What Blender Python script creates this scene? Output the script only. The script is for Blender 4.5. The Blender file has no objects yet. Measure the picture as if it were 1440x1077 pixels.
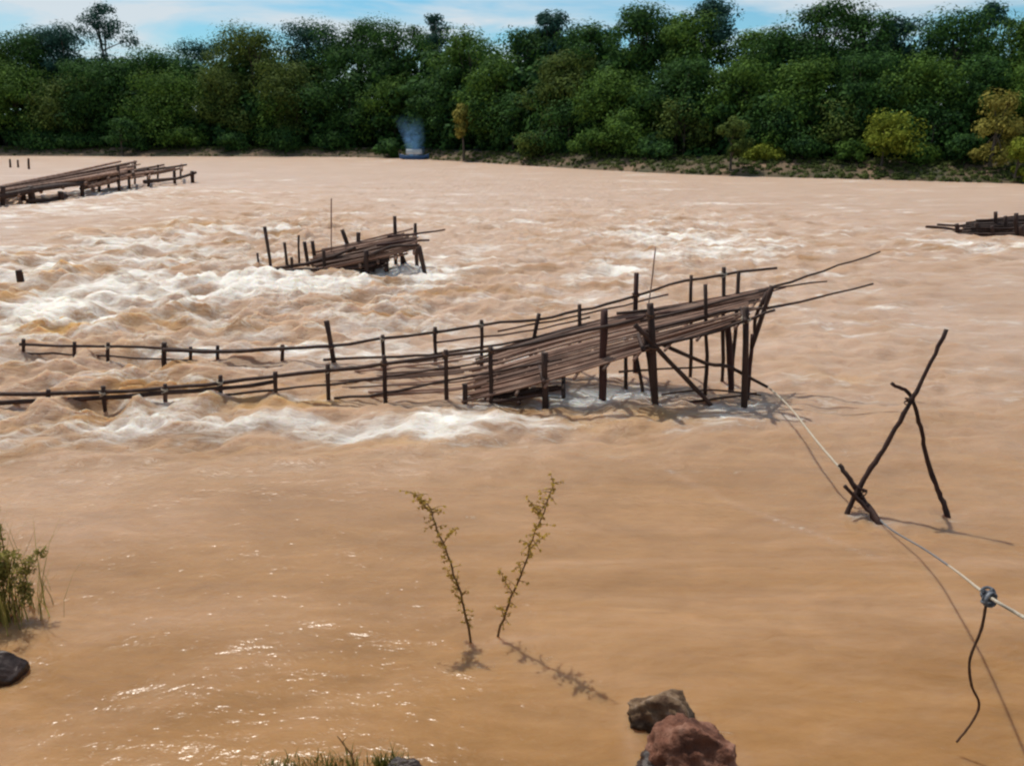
import bpy, math, random
import numpy as np
from mathutils import Vector

scene = bpy.context.scene
COL = scene.collection
R = math.radians

# ------------------------------------------------------------------ camera
PW, PH = 1440.0, 1077.0
FPX = 1130.0
CAM_H = 5.0
HORIZON = 187.0
PITCH = math.atan((PH / 2 - HORIZON) / FPX)
cam_d = bpy.data.cameras.new("camera")
cam_d.sensor_width = 36.0
cam_d.lens = FPX / PW * 36.0
cam_d.clip_start = 0.1
cam_d.clip_end = 6000
cam = bpy.data.objects.new("camera", cam_d)
COL.objects.link(cam)
cam.location = (0, 0, CAM_H)
cam.rotation_euler = (math.pi / 2 - PITCH, 0, 0)
scene.camera = cam
scene.cycles.filter_width = 2.3            # a soft small-sensor photograph
scene.cycles.use_denoising = True
scene.cycles.max_bounces = 8
scene.cycles.transparent_max_bounces = 12
scene.cycles.volume_bounces = 1
scene.cycles.sample_clamp_indirect = 6.0
scene.view_settings.view_transform = 'Standard'
scene.view_settings.look = 'None'
scene.view_settings.gamma = 1.0
scene.view_settings.exposure = 0.0

# ------------------------------------------------------------------ sky and sun
SUN_EL, SUN_AZ = R(63), R(-31)             # azimuth from +Y towards +X
world = bpy.data.worlds.new("World")
scene.world = world
world.use_nodes = True
nt = world.node_tree
N, L = nt.nodes, nt.links
N.clear()
sky = N.new('ShaderNodeTexSky')
sky.sky_type = 'NISHITA'
sky.sun_disc = False
sky.sun_elevation = SUN_EL
sky.sun_rotation = SUN_AZ
sky.air_density = 1.0
sky.dust_density = 0.6
sky.ozone_density = 1.6
tc = N.new('ShaderNodeTexCoord')
sep = N.new('ShaderNodeSeparateXYZ')
L.new(tc.outputs['Generated'], sep.inputs[0])
zz = N.new('ShaderNodeMath'); zz.operation = 'ADD'; zz.inputs[1].default_value = 0.10
L.new(sep.outputs['Z'], zz.inputs[0])
zm = N.new('ShaderNodeMath'); zm.operation = 'MAXIMUM'; zm.inputs[1].default_value = 0.05
L.new(zz.outputs[0], zm.inputs[0])
dx = N.new('ShaderNodeMath'); dx.operation = 'DIVIDE'
dy = N.new('ShaderNodeMath'); dy.operation = 'DIVIDE'
L.new(sep.outputs['X'], dx.inputs[0]); L.new(zm.outputs[0], dx.inputs[1])
L.new(sep.outputs['Y'], dy.inputs[0]); L.new(zm.outputs[0], dy.inputs[1])
cmb = N.new('ShaderNodeCombineXYZ')
L.new(dx.outputs[0], cmb.inputs[0]); L.new(dy.outputs[0], cmb.inputs[1])
cn = N.new('ShaderNodeTexNoise')
cn.inputs['Scale'].default_value = 0.85
cn.inputs['Detail'].default_value = 7
cn.inputs['Roughness'].default_value = 0.55
cn.inputs['Distortion'].default_value = 0.5
L.new(cmb.outputs[0], cn.inputs['Vector'])
cr = N.new('ShaderNodeValToRGB')
cr.color_ramp.elements[0].position = 0.42
cr.color_ramp.elements[1].position = 0.60
L.new(cn.outputs['Fac'], cr.inputs[0])
cmul = N.new('ShaderNodeMath'); cmul.operation = 'MULTIPLY'; cmul.inputs[1].default_value = 0.88
L.new(cr.outputs[0], cmul.inputs[0])
skyg = N.new('ShaderNodeMixRGB'); skyg.blend_type = 'MULTIPLY'; skyg.inputs[0].default_value = 1.0
skyg.inputs[2].default_value = (0.60, 0.98, 1.08, 1)
L.new(sky.outputs[0], skyg.inputs[1])
mx = N.new('ShaderNodeMixRGB')
mx.inputs[2].default_value = (7.0, 7.5, 7.9, 1)
L.new(cmul.outputs[0], mx.inputs[0]); L.new(skyg.outputs[0], mx.inputs[1])
bg = N.new('ShaderNodeBackground'); bg.inputs['Strength'].default_value = 0.10
L.new(mx.outputs[0], bg.inputs['Color'])
wo = N.new('ShaderNodeOutputWorld')
L.new(bg.outputs[0], wo.inputs['Surface'])

sd = bpy.data.lights.new("sun", 'SUN')
sd.energy = 3.9
sd.angle = R(0.55)
sd.color = (1.0, 0.94, 0.84)
sun = bpy.data.objects.new("sun", sd)
COL.objects.link(sun)
sdir = Vector((math.sin(SUN_AZ) * math.cos(SUN_EL), math.cos(SUN_AZ) * math.cos(SUN_EL), math.sin(SUN_EL)))
sun.rotation_euler = (-sdir).to_track_quat('-Z', 'Y').to_euler()
sun.location = sdir * 60

# ------------------------------------------------------------------ helpers
CP, SP = math.cos(PITCH), math.sin(PITCH)

def ray(px, py):
    u = (px - PW / 2) / FPX
    v = (PH / 2 - py) / FPX
    return np.array([u, CP + v * SP, -SP + v * CP])

def W(px, py, z=0.0):
    """point of the level z seen at a place of the photograph"""
    d = ray(px, py)
    k = (z - CAM_H) / d[2]
    return np.array([0, 0, CAM_H]) + k * d

def D(px, py, Y):
    """point at the distance Y"""
    d = ray(px, py)
    return np.array([0, 0, CAM_H]) + d * (Y / d[1])

def tag(o, label=None, cat=None, group=None, kind=None):
    if label: o["label"] = label
    if cat: o["category"] = cat
    if group: o["group"] = group
    if kind: o["kind"] = kind
    return o

def empty(name, loc):
    o = bpy.data.objects.new(name, None)
    o.empty_display_size = 0.3
    COL.objects.link(o)
    o.location = loc
    return o

def mesh_np(name, V, F, mat, parent=None, smooth=False, origin=None):
    """one mesh object from arrays (faces all of one size); V in world space"""
    V = np.asarray(V, dtype=np.float64)
    off = np.array(origin if origin is not None else (parent.location if parent is not None else (0, 0, 0)), dtype=np.float64)
    V = V - off
    F = np.asarray(F, dtype=np.int32)
    me = bpy.data.meshes.new(name)
    n, k = F.shape
    me.vertices.add(len(V)); me.vertices.foreach_set('co', V.astype(np.float32).ravel())
    me.loops.add(n * k); me.loops.foreach_set('vertex_index', F.ravel())
    me.polygons.add(n)
    me.polygons.foreach_set('loop_start', np.arange(0, n * k, k, dtype=np.int32))
    if smooth:
        me.polygons.foreach_set('use_smooth', np.ones(n, dtype=bool))
    me.update(calc_edges=True)
    me.validate()
    if mat: me.materials.append(mat)
    o = bpy.data.objects.new(name, me)
    COL.objects.link(o)
    if parent is not None: o.parent = parent
    elif origin is not None: o.location = origin
    return o

class MB:
    """collects tubes and sheets of quads"""
    def __init__(s): s.V = []; s.F = []; s.n = 0
    def add(s, V, F):
        V = np.asarray(V, float); F = np.asarray(F, int)
        s.V.append(V); s.F.append(F + s.n); s.n += len(V)
    def tube(s, pts, rad, sides=7, seed=0, wob=0.0):
        pts = np.asarray(pts, float)
        m = len(pts)
        rad = np.broadcast_to(np.asarray(rad, float), (m,))
        rng = np.random.RandomState(seed)
        V = []
        T = np.gradient(pts, axis=0)
        T /= np.linalg.norm(T, axis=1)[:, None] + 1e-9
        ref = np.array([0.0, 0.0, 1.0]) if abs(T[0][2]) < 0.8 else np.array([1.0, 0.0, 0.0])
        a = np.linspace(0, 2 * math.pi, sides, endpoint=False)
        for i in range(m):
            b = np.cross(T[i], ref); b /= np.linalg.norm(b) + 1e-9
            c = np.cross(T[i], b)
            rr = rad[i] * (1 + wob * rng.uniform(-1, 1, sides))
            V.append(pts[i] + (np.cos(a) * rr)[:, None] * b + (np.sin(a) * rr)[:, None] * c)
        V = np.vstack(V + [pts[:1], pts[-1:]])
        F = []
        for i in range(m - 1):
            for j in range(sides):
                k = (j + 1) % sides
                F.append((i * sides + j, i * sides + k, (i + 1) * sides + k, (i + 1) * sides + j))
        c0, c1 = m * sides, m * sides + 1
        for j in range(0, sides, 2):
            F.append((c0, (j + 2) % sides if sides % 2 == 0 else min(j + 2, sides - 1) % sides, (j + 1) % sides, j))
            F.append((c1, (m - 1) * sides + j, (m - 1) * sides + (j + 1) % sides, (m - 1) * sides + ((j + 2) % sides)))
        s.add(V, F)
        return s
    def build(s, name, mat, parent=None, smooth=True, origin=None):
        return mesh_np(name, np.vstack(s.V), np.vstack(s.F), mat, parent, smooth, origin)

def spline(pts, n):
    """smooth polyline through points"""
    pts = np.asarray(pts, float)
    if len(pts) == 2:
        t = np.linspace(0, 1, n)[:, None]
        return pts[0] * (1 - t) + pts[1] * t
    P = np.vstack([2 * pts[0] - pts[1], pts, 2 * pts[-1] - pts[-2]])
    out = []
    for q in np.linspace(0, len(pts) - 1 - 1e-6, n):
        i = int(q); t = q - i
        p0, p1, p2, p3 = P[i], P[i + 1], P[i + 2], P[i + 3]
        out.append(0.5 * (2 * p1 + (p2 - p0) * t + (2 * p0 - 5 * p1 + 4 * p2 - p3) * t ** 2 + (3 * p1 - p0 - 3 * p2 + p3) * t ** 3))
    return np.array(out)

_rs = np.random.RandomState(7)
_perm = np.tile(_rs.permutation(256), 2)
_ga = _rs.uniform(0, 2 * math.pi, 256)
_gx, _gy = np.cos(_ga), np.sin(_ga)

def pn(x, y):
    """2-D gradient noise, about -0.7..0.7"""
    xi = np.floor(x).astype(int); yi = np.floor(y).astype(int)
    fx, fy = x - xi, y - yi
    def g(ix, iy, ax, ay):
        h = _perm[(_perm[ix & 255] + iy) & 255]
        return _gx[h] * ax + _gy[h] * ay
    u = fx ** 3 * (fx * (fx * 6 - 15) + 10); v = fy ** 3 * (fy * (fy * 6 - 15) + 10)
    a = g(xi, yi, fx, fy); b = g(xi + 1, yi, fx - 1, fy)
    c = g(xi, yi + 1, fx, fy - 1); d = g(xi + 1, yi + 1, fx - 1, fy - 1)
    return (a * (1 - u) + b * u) * (1 - v) + (c * (1 - u) + d * u) * v

def fbm(x, y, o=4):
    r = 0; a = 1.0
    for i in range(o):
        r = r + a * pn(x * 2 ** i + 17.3 * i, y * 2 ** i + 5.1 * i); a *= 0.5
    return r

# ------------------------------------------------------------------ materials
def newmat(name):
    m = bpy.data.materials.new(name); m.use_nodes = True
    t = m.node_tree; t.nodes.clear()
    out = t.nodes.new('ShaderNodeOutputMaterial')
    return m, t, out

def noise(t, scale, detail=4, rough=0.55, vec=None, dist=0.0):
    n = t.nodes.new('ShaderNodeTexNoise')
    n.inputs['Scale'].default_value = scale; n.inputs['Detail'].default_value = detail
    n.inputs['Roughness'].default_value = rough; n.inputs['Distortion'].default_value = dist
    if vec is not None: t.links.new(vec, n.inputs['Vector'])
    return n

def ramp(t, fac, stops):
    r = t.nodes.new('ShaderNodeValToRGB')
    e = r.color_ramp.elements
    while len(e) < len(stops): e.new(0.5)
    for q, (p, c) in zip(e, stops):
        q.position = p; q.color = (*c, 1) if len(c) == 3 else c
    t.links.new(fac, r.inputs[0])
    return r

def obj_co(t, scale=(1, 1, 1), kind='Object'):
    c = t.nodes.new('ShaderNodeTexCoord')
    mp = t.nodes.new('ShaderNodeMapping'); mp.inputs['Scale'].default_value = scale
    t.links.new(c.outputs[kind], mp.inputs[0])
    return mp.outputs[0]

def rough_mat(name, stops, scale, rough=0.85, bump=0.4, bscale=None, spec=0.3, vscale=(1, 1, 1), bdist=0.02, isl=0, wet=None):
    m, t, out = newmat(name)
    co = obj_co(t, vscale)
    n = noise(t, scale, 6, 0.62, co, 0.3)
    r = ramp(t, n.outputs['Fac'], stops)
    if isl:
        g_ = t.nodes.new('ShaderNodeNewGeometry')
        iv = t.nodes.new('ShaderNodeMapRange'); iv.inputs['To Min'].default_value = 1 - isl; iv.inputs['To Max'].default_value = 1 + isl
        t.links.new(g_.outputs['Random Per Island'], iv.inputs['Value'])
        im = t.nodes.new('ShaderNodeMixRGB'); im.blend_type = 'MULTIPLY'; im.inputs[0].default_value = 1
        t.links.new(r.outputs[0], im.inputs[1]); t.links.new(iv.outputs[0], im.inputs[2]); r = im
    if wet is not None:
        sx_ = t.nodes.new('ShaderNodeSeparateXYZ'); t.links.new(co, sx_.inputs[0])
        zn = t.nodes.new('ShaderNodeMath'); zn.operation = 'MULTIPLY_ADD'; zn.inputs[1].default_value = .10
        t.links.new(n.outputs['Fac'], zn.inputs[0]); t.links.new(sx_.outputs['Z'], zn.inputs[2])
        wr = t.nodes.new('ShaderNodeMapRange'); wr.inputs['From Min'].default_value = wet; wr.inputs['From Max'].default_value = wet + .03; wr.inputs['To Min'].default_value = .32; wr.inputs['To Max'].default_value = 1
        t.links.new(zn.outputs[0], wr.inputs['Value'])
        im = t.nodes.new('ShaderNodeMixRGB'); im.blend_type = 'MULTIPLY'; im.inputs[0].default_value = 1
        t.links.new(r.outputs[0], im.inputs[1]); t.links.new(wr.outputs[0], im.inputs[2]); r = im
    p = t.nodes.new('ShaderNodeBsdfPrincipled')
    p.inputs['Roughness'].default_value = rough
    p.inputs['Specular IOR Level'].default_value = spec
    t.links.new(r.outputs[0], p.inputs['Base Color'])
    b = t.nodes.new('ShaderNodeBump'); b.inputs['Strength'].default_value = bump
    b.inputs['Distance'].default_value = bdist
    n2 = noise(t, bscale or scale * 3, 6, 0.65, co)
    t.links.new(n2.outputs['Fac'], b.inputs['Height'])
    t.links.new(b.outputs[0], p.inputs['Normal'])
    t.links.new(p.outputs[0], out.inputs[0])
    return m

def leaf_mat(name, dark, light, vary=0.45, trans=0.24):
    m, t, out = newmat(name)
    co = obj_co(t)
    n = noise(t, 0.55, 3, 0.6, co)
    geo = t.nodes.new('ShaderNodeNewGeometry')
    ad = t.nodes.new('ShaderNodeMath'); ad.operation = 'MULTIPLY_ADD'
    ad.inputs[1].default_value = vary; ad.inputs[2].default_value = -vary * 0.5
    t.links.new(geo.outputs['Random Per Island'], ad.inputs[0])
    sm = t.nodes.new('ShaderNodeMath'); sm.operation = 'ADD'
    t.links.new(n.outputs['Fac'], sm.inputs[0]); t.links.new(ad.outputs[0], sm.inputs[1])
    r = ramp(t, sm.outputs[0], [(0.25, dark), (0.75, light)])
    p = t.nodes.new('ShaderNodeBsdfPrincipled')
    p.inputs['Roughness'].default_value = 0.8
    p.inputs['Specular IOR Level'].default_value = 0.08
    t.links.new(r.outputs[0], p.inputs['Base Color'])
    tr = t.nodes.new('ShaderNodeBsdfTranslucent')
    t.links.new(r.outputs[0], tr.inputs['Color'])
    mxs = t.nodes.new('ShaderNodeMixShader'); mxs.inputs[0].default_value = trans
    t.links.new(p.outputs[0], mxs.inputs[1]); t.links.new(tr.outputs[0], mxs.inputs[2])
    t.links.new(mxs.outputs[0], out.inputs[0])
    return m

M = {}
M['wet_wood'] = rough_mat('wet_wood', [(0.3, (0.022, 0.011, 0.008)), (0.6, (0.058, 0.030, 0.021)), (0.8, (0.12, 0.068, 0.048))], 5, 0.7, 0.6, vscale=(1, 1, 0.3), isl=.35)
M['red_wood'] = rough_mat('red_wood', [(0.3, (0.030, 0.012, 0.010)), (0.65, (0.075, 0.030, 0.024)), (0.85, (0.12, 0.06, 0.045))], 5, 0.75, 0.5, vscale=(1, 1, 0.3))
M['bamboo'] = rough_mat('weathered_bamboo', [(0.25, (0.085, 0.044, 0.030)), (0.5, (0.23, 0.130, 0.090)), (0.8, (0.44, 0.30, 0.22))], 3.2, 0.7, 0.4, vscale=(0.35, 1, 1), isl=.5)
M['dark_pole'] = rough_mat('dark_pole', [(0.3, (0.022, 0.011, 0.009)), (0.7, (0.065, 0.030, 0.022))], 6, 0.75, 0.5)
M['rope_pale'] = rough_mat('pale_rope', [(0.3, (0.42, 0.34, 0.25)), (0.7, (0.66, 0.58, 0.46))], 40, 0.9, 0.8)
M['rope_grey'] = rough_mat('grey_rope', [(0.3, (0.13, 0.13, 0.14)), (0.7, (0.28, 0.27, 0.27))], 40, 0.9, 0.8)
M['cloth_grey'] = rough_mat('grey_rag', [(0.3, (0.05, 0.055, 0.065)), (0.55, (0.18, 0.19, 0.21)), (0.8, (0.55, 0.56, 0.58))], 18, 0.9, 0.8)
M['cord'] = rough_mat('brown_cord', [(0.3, (0.07, 0.035, 0.020)), (0.7, (0.16, 0.08, 0.045))], 20, 0.85, 0.6)
M['bark'] = rough_mat('bark', [(0.3, (0.045, 0.035, 0.028)), (0.7, (0.14, 0.115, 0.09))], 2.5, 0.9, 0.6, vscale=(1, 1, 0.3))
M['laterite'] = rough_mat('laterite_rock', [(0.28, (0.035, 0.012, 0.008)), (0.5, (0.17, 0.068, 0.040)), (0.72, (0.36, 0.19, 0.13))], 5, 0.88, 0.9, 14, bdist=0.05, wet=.075)
M['grey_rock'] = rough_mat('mossy_rock', [(0.30, (0.055, 0.024, 0.014)), (0.5, (0.17, 0.105, 0.058)), (0.70, (0.36, 0.26, 0.19))], 6, 0.88, 0.9, 14, bdist=0.04, wet=.06)
M['black_rock'] = rough_mat('wet_black_rock', [(0.3, (0.014, 0.008, 0.006)), (0.7, (0.065, 0.034, 0.024))], 6, 0.5, 0.7, 14, 0.5)
M['stem'] = rough_mat('dry_stem', [(0.3, (0.12, 0.060, 0.022)), (0.7, (0.26, 0.15, 0.058))], 12, 0.85, 0.4)

# ------------------------------------------------------------------ far bank line, ground
BANK_PX = [(-900, 212), (-420, 216), (-150, 218), (0, 219.5), (140, 220), (300, 220.5), (470, 221), (560, 223), (640, 227), (720, 232), (850, 240), (1000, 247), (1150, 251), (1300, 255), (1440, 259), (1700, 266), (2100, 274)]
_bk = np.array([W(a, b)[:2] for a, b in BANK_PX])
BANKP = spline(np.c_[_bk, np.zeros(len(_bk))], 120)[:, :2]
def bank_y(x):
    return np.interp(x, BANKP[:, 0], BANKP[:, 1])
def bank_at(px):
    py = np.interp(px, [a for a, b in BANK_PX], [b for a, b in BANK_PX])
    return W(px, py)

def near_y(x):
    return 4.75 + 2.4 / (1 + np.exp((x + 6.6) * 1.6)) + 0.22 * np.sin(x * 1.7)

def ground_z(x, y):
    d = y - bank_y(x)
    wob = 0.35 * fbm(x * 0.12, y * 0.12, 3)
    far = np.where(d > 0, np.minimum(d * 0.21, 1.8) + 0.02 * np.maximum(d - 10, 0) ** 0.9 + wob * np.clip(d / 4, 0, 1), np.maximum(d * 0.35, -2.2))
    e = near_y(x) - y
    near = np.where(e > 0, np.minimum(e * 0.62, 3.3) + 0.06 * fbm(x * 2.2, y * 2.2, 3), np.maximum(e * 0.5, -2.2))
    return np.maximum(far, near)

def geo(a, b, s0, g):
    v = [a]; s = s0
    while v[-1] < b:
        v.append(v[-1] + s); s *= g
    return v

gx = geo(0, 1800, 0.35, 1.06); gx = np.array([-q for q in gx[:0:-1]] + gx)
gy = np.array([-900, -300, -100, -40, -15, -8, -5, -3] + list(np.arange(-2, 9, 0.25)) + list(np.arange(9, 60, 4)) + list(np.arange(60, 200, 1.1)) + geo(200, 2500, 4, 1.25))
GX, GY = np.meshgrid(gx, gy)
GZ = ground_z(GX, GY)
def grid_faces(ny, nx):
    i = np.arange(ny - 1)[:, None] * nx + np.arange(nx - 1)[None, :]
    i = i.ravel()
    return np.c_[i, i + 1, i + nx + 1, i + nx]
m, t, out = newmat('bank_earth')
co = obj_co(t)
n1 = noise(t, 0.18, 5, 0.6, co); n2 = noise(t, 2.5, 5, 0.6, co)
r1 = ramp(t, n1.outputs['Fac'], [(0.36, (0.060, 0.058, 0.022)), (0.52, (0.13, 0.085, 0.045)), (0.68, (0.27, 0.17, 0.10))])
r2 = ramp(t, n2.outputs['Fac'], [(0.3, (0.55, 0.55, 0.55)), (0.7, (1.1, 1.1, 1.1))])
mm = t.nodes.new('ShaderNodeMixRGB'); mm.blend_type = 'MULTIPLY'; mm.inputs[0].default_value = 1
t.links.new(r1.outputs[0], mm.inputs[1]); t.links.new(r2.outputs[0], mm.inputs[2])
p = t.nodes.new('ShaderNodeBsdfPrincipled'); p.inputs['Roughness'].default_value = 0.95
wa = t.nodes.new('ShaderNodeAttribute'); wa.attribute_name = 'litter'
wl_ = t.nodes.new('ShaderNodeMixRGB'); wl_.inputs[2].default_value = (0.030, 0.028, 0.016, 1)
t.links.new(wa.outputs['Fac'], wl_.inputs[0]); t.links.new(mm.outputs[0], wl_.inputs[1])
t.links.new(wl_.outputs[0], p.inputs['Base Color'])
b = t.nodes.new('ShaderNodeBump'); b.inputs['Distance'].default_value = 0.08
t.links.new(n2.outputs['Fac'], b.inputs['Height']); t.links.new(b.outputs[0], p.inputs['Normal'])
t.links.new(p.outputs[0], out.inputs[0])
ground = mesh_np('ground', np.c_[GX.ravel(), GY.ravel(), GZ.ravel()], grid_faces(len(gy), len(gx)), m, smooth=True)
la_ = ground.data.attributes.new('litter', 'FLOAT', 'POINT')
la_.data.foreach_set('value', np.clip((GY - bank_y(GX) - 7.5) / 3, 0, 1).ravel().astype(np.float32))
tag(ground, kind='structure')

# ------------------------------------------------------------------ river
def blob(X, Y, px, py, hw, hh):
    c = W(px, py)
    rx = hw * math.hypot(c[1], CAM_H) / FPX
    ry = max(0.35, (W(px, py - hh)[1] - W(px, py + hh)[1]) / 2)
    return np.exp(-(((X - c[0]) / rx) ** 2 + ((Y - c[1]) / ry) ** 2))

xs = geo(0, 11, 0.085, 1.0); xs = xs + geo(xs[-1] + 0.09, 420, 0.09, 1.035); xs = np.array([-q for q in xs[:0:-1]] + xs)
ys = [3.0]
while ys[-1] < 190: ys.append(ys[-1] + 0.0088 * max(ys[-1], 5.5))
ys = np.array(ys + [260, 420])
X, Y = np.meshgrid(xs, ys)

TURB = [(1000, 420, 420, 110, .25), (600, 320, 500, 40, .28), (1200, 300, 300, 30, .3), (500, 270, 500, 24, .3), (60, 420, 260, 120, .85), (250, 350, 260, 60, .6), (330, 440, 260, 70, .65), (600, 430, 200, 60, .45), (560, 600, 520, 42, .45), (120, 560, 260, 50, .8),
        (960, 340, 260, 45, .5), (1380, 350, 160, 25, .5), (1250, 520, 260, 90, .22), (100, 285, 260, 25, .6), (850, 560, 130, 25, .4)]
turb = 0.07 + 0.17 * np.clip((Y - 12) / 14, 0, 1) * (0.8 + 0.9 * fbm(X * 0.05, Y * 0.09, 3)) + sum(a * blob(X, Y, px, py, w, h) for px, py, w, h, a in TURB)
turb = np.clip(turb, 0, 1.15)
FOAM = [(250, 592, 330, 12, .16), (560, 594, 200, 11, .16), (860, 556, 70, 13, .7), (620, 610, 160, 26, .3), (1000, 590, 120, 14, .25), (270, 408, 170, 20, .72), (420, 398, 130, 12, .62), (560, 378, 60, 11, .85), (30, 600, 130, 30, .44), (210, 606, 130, 20, .30), (430, 596, 120, 18, .33),
        (620, 604, 80, 22, .52), (700, 590, 90, 12, .42), (850, 553, 75, 15, 1.05), (160, 452, 170, 28, .5), (40, 450, 80, 50, .55), (500, 500, 80, 12, .7), (320, 503, 110, 9, .55),
        (560, 465, 110, 30, .42), (960, 335, 110, 26, .30), (870, 382, 46, 16, .55), (1010, 352, 90, 14, .45), (1370, 345, 90, 10, .55), (150, 272, 70, 8, .6),
        (50, 300, 120, 20, .4), (140, 350, 160, 30, .33), (1420, 560, 60, 12, .35), (1190, 560, 80, 22, .25), (280, 370, 80, 12, .4), (20, 385, 60, 18, .55),
        (950, 600, 200, 30, .2), (100, 640, 130, 18, .34), (1200, 420, 200, 40, .16), (700, 500, 60, 14, .6), (1300, 470, 160, 24, .2), (820, 420, 90, 22, .28), (700, 355, 120, 25, .18)]
foam = sum(a * blob(X, Y, px, py, w, h) for px, py, w, h, a in FOAM)
# a long drift line that trails from the trap towards the lower right
la, lb = W(930, 655)[:2], W(1260, 806)[:2]
dl = (lb - la) / np.linalg.norm(lb - la)
sx = (X - la[0]) * dl[0] + (Y - la[1]) * dl[1]
sy = -(X - la[0]) * dl[1] + (Y - la[1]) * dl[0] + 0.10 * np.sin(sx * 1.3)
foam += 0.40 * np.exp(-(sy / 0.06) ** 2) * (1 / (1 + np.exp(-(sx) * 3))) * (1 / (1 + np.exp((sx - np.linalg.norm(lb - la)) * 3)))

rip = 0.020 * fbm(X * 0.9, Y * 1.5, 4) + 0.010 * fbm(X * 2.6 + 9, Y * 3.6, 2)
ridg = 1 - np.abs(fbm(X * 0.30 + 3.0, Y * 0.42, 3)) * 1.8
chop = 0.34 * (ridg - 0.45) + 0.22 * fbm(X * 0.75, Y * 1.0 + 4, 4)
Z = rip + (turb ** 1.3) * (chop * 0.9 + 0.17 * fbm(X * 1.9 + 2, Y * 2.4, 4))
for px, py, hw, hh, a in [(90, 398, 36, 10, .55), (75, 470, 46, 12, .50), (180, 400, 50, 8, .25), (110, 334, 26, 5, .40), (250, 322, 40, 5, .40), (28, 370, 24, 5, .45), (10, 430, 30, 14, .45),
                          (350, 398, 60, 8, .30), (270, 330, 36, 5, .3), (140, 470, 40, 10, .3), (430, 575, 50, 8, .12), (600, 590, 60, 10, .14), (330, 570, 60, 8, .16), (1400, 352, 40, 5, .25)]:
    Z = Z + a * blob(X, Y, px, py, hw, hh) * (0.7 + 0.9 * fbm(X * 1.6, Y * 1.9, 3))
for px, py, hw, hh, a in [(850, 553, 70, 12, .12)]:
    Z = Z - a * blob(X, Y, px, py, hw, hh)
# water piling up and trailing off each thing that stands in the calmer stretch
for px, py, w_ in [(1190, 726, .10), (1238, 739, .10), (1232, 735, .08), (1331, 723, .09), (662, 905, .06), (700, 897, .06), (922, 571, .16), (1048, 574, .16), (1003, 574, .12), (848, 531, .16), (767, 570, .16), (654, 574, .14),
                   (691, 562, .12), (628, 564, .12), (542, 566, .12), (462, 566, .12), (388, 564, .12), (311, 568, .12), (234, 574, .12), (147, 572, .12), (1028, 541, .15), (572, 379, .2), (598, 388, .2), (382, 384, .2)]:
    c_ = W(px, py)
    r_ = np.hypot(X - c_[0], Y - c_[1])
    Z = Z + .10 * w_ * np.cos(r_ * 26) * np.exp(-(r_ / .38) ** 2)
    ex = X - c_[0]
    foam = foam + .55 * np.exp(-((Y - c_[1] + .05 - .12 * ex) / (w_ * .8 + .10 * np.maximum(ex, 0))) ** 2) * np.where(ex > 0, np.exp(-ex / (w_ * 6)), np.exp(-(ex / w_) ** 2))
for px, py, w_ in [(965, 1062, .46), (932, 1020, .34), (8, 952, .26)]:
    c_ = W(px, py); r_ = np.hypot(X - c_[0], (Y - c_[1]) * 1.15)
    Z = Z + .008 * np.cos((r_ - w_) * 24) * np.exp(-((r_ - w_) / .25) ** 2)
    foam = foam + .22 * np.exp(-((r_ - w_) / .07) ** 2)
calm = np.clip((Y - 4.0) / 3.0, 0.25, 1) * np.clip((bank_y(X) - Y) / 12, 0.05, 1)
Z = Z * calm
patch = fbm(X * 0.55 + 11, Y * 1.1 + 3, 4)
foam = foam + 0.13 * np.clip((Y - 10.5) / 5, 0, 1) * np.clip(0.6 + 2.8 * fbm(X * 0.20 + 21, Y * 0.75 + 8, 4), 0, 1.9)
foam = foam + 0.30 * np.clip((Y - 22) / 16, 0, 1) * np.clip(2.6 * fbm(X * 0.10 + 3, Y * 0.26 + 31, 5) - .12, 0, 1.3)
foam = foam * (0.86 + 0.75 * patch) + 0.42 * np.clip(turb - 0.22, 0, 1) * (0.55 + 1.3 * patch) + 0.55 * np.clip(turb - 0.3, 0, 1) * np.clip(Z - 0.12, 0, 0.4)

silt = 0
for px, py, hw, hh, a in [(92, 393, 34, 12, .9), (80, 465, 50, 13, 1.0), (150, 462, 60, 10, .7), (245, 322, 50, 6, .6), (105, 330, 26, 5, .7), (30, 368, 26, 5, .7), (10, 428, 30, 14, .7), (270, 455, 60, 8, .5), (160, 490, 70, 8, .35),
                          (390, 575, 80, 6, .6), (290, 572, 60, 6, .6), (460, 568, 30, 6, .7), (560, 622, 60, 8, .4), (1180, 535, 40, 8, .4), (30, 285, 40, 5, .4), (880, 590, 120, 8, .5)]:
    silt = silt + a * blob(X, Y, px, py, hw, hh) * np.clip(0.75 + 1.1 * fbm(X * 1.3, Y * 1.8 + 9, 3), 0, 1.3)
foam = foam * (1 - 0.5 * np.clip(silt, 0, 1))
m, t, out = newmat('muddy_water')
lk = t.links
att = t.nodes.new('ShaderNodeAttribute'); att.attribute_name = 'foam'
co = obj_co(t)
cs = obj_co(t, (0.35, 1.0, 1.0))
big = noise(t, 0.30, 6, 0.66, cs, 1.4)
mid = noise(t, 1.1, 8, 0.72, cs, 0.8)
base = ramp(t, big.outputs['Fac'], [(0.32, (0.270, 0.134, 0.038)), (0.50, (0.322, 0.169, 0.062)), (0.66, (0.385, 0.222, 0.112))])
midr = ramp(t, mid.outputs['Fac'], [(0.28, (0.78, 0.74, 0.68)), (0.72, (1.14, 1.15, 1.18))])
mu = t.nodes.new('ShaderNodeMixRGB'); mu.blend_type = 'MULTIPLY'; mu.inputs[0].default_value = 1
lk.new(base.outputs[0], mu.inputs[1]); lk.new(midr.outputs[0], mu.inputs[2])
fin = noise(t, 4.5, 6, 0.72, obj_co(t, (0.22, 1.0, 1.0)), 0.6)
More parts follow.
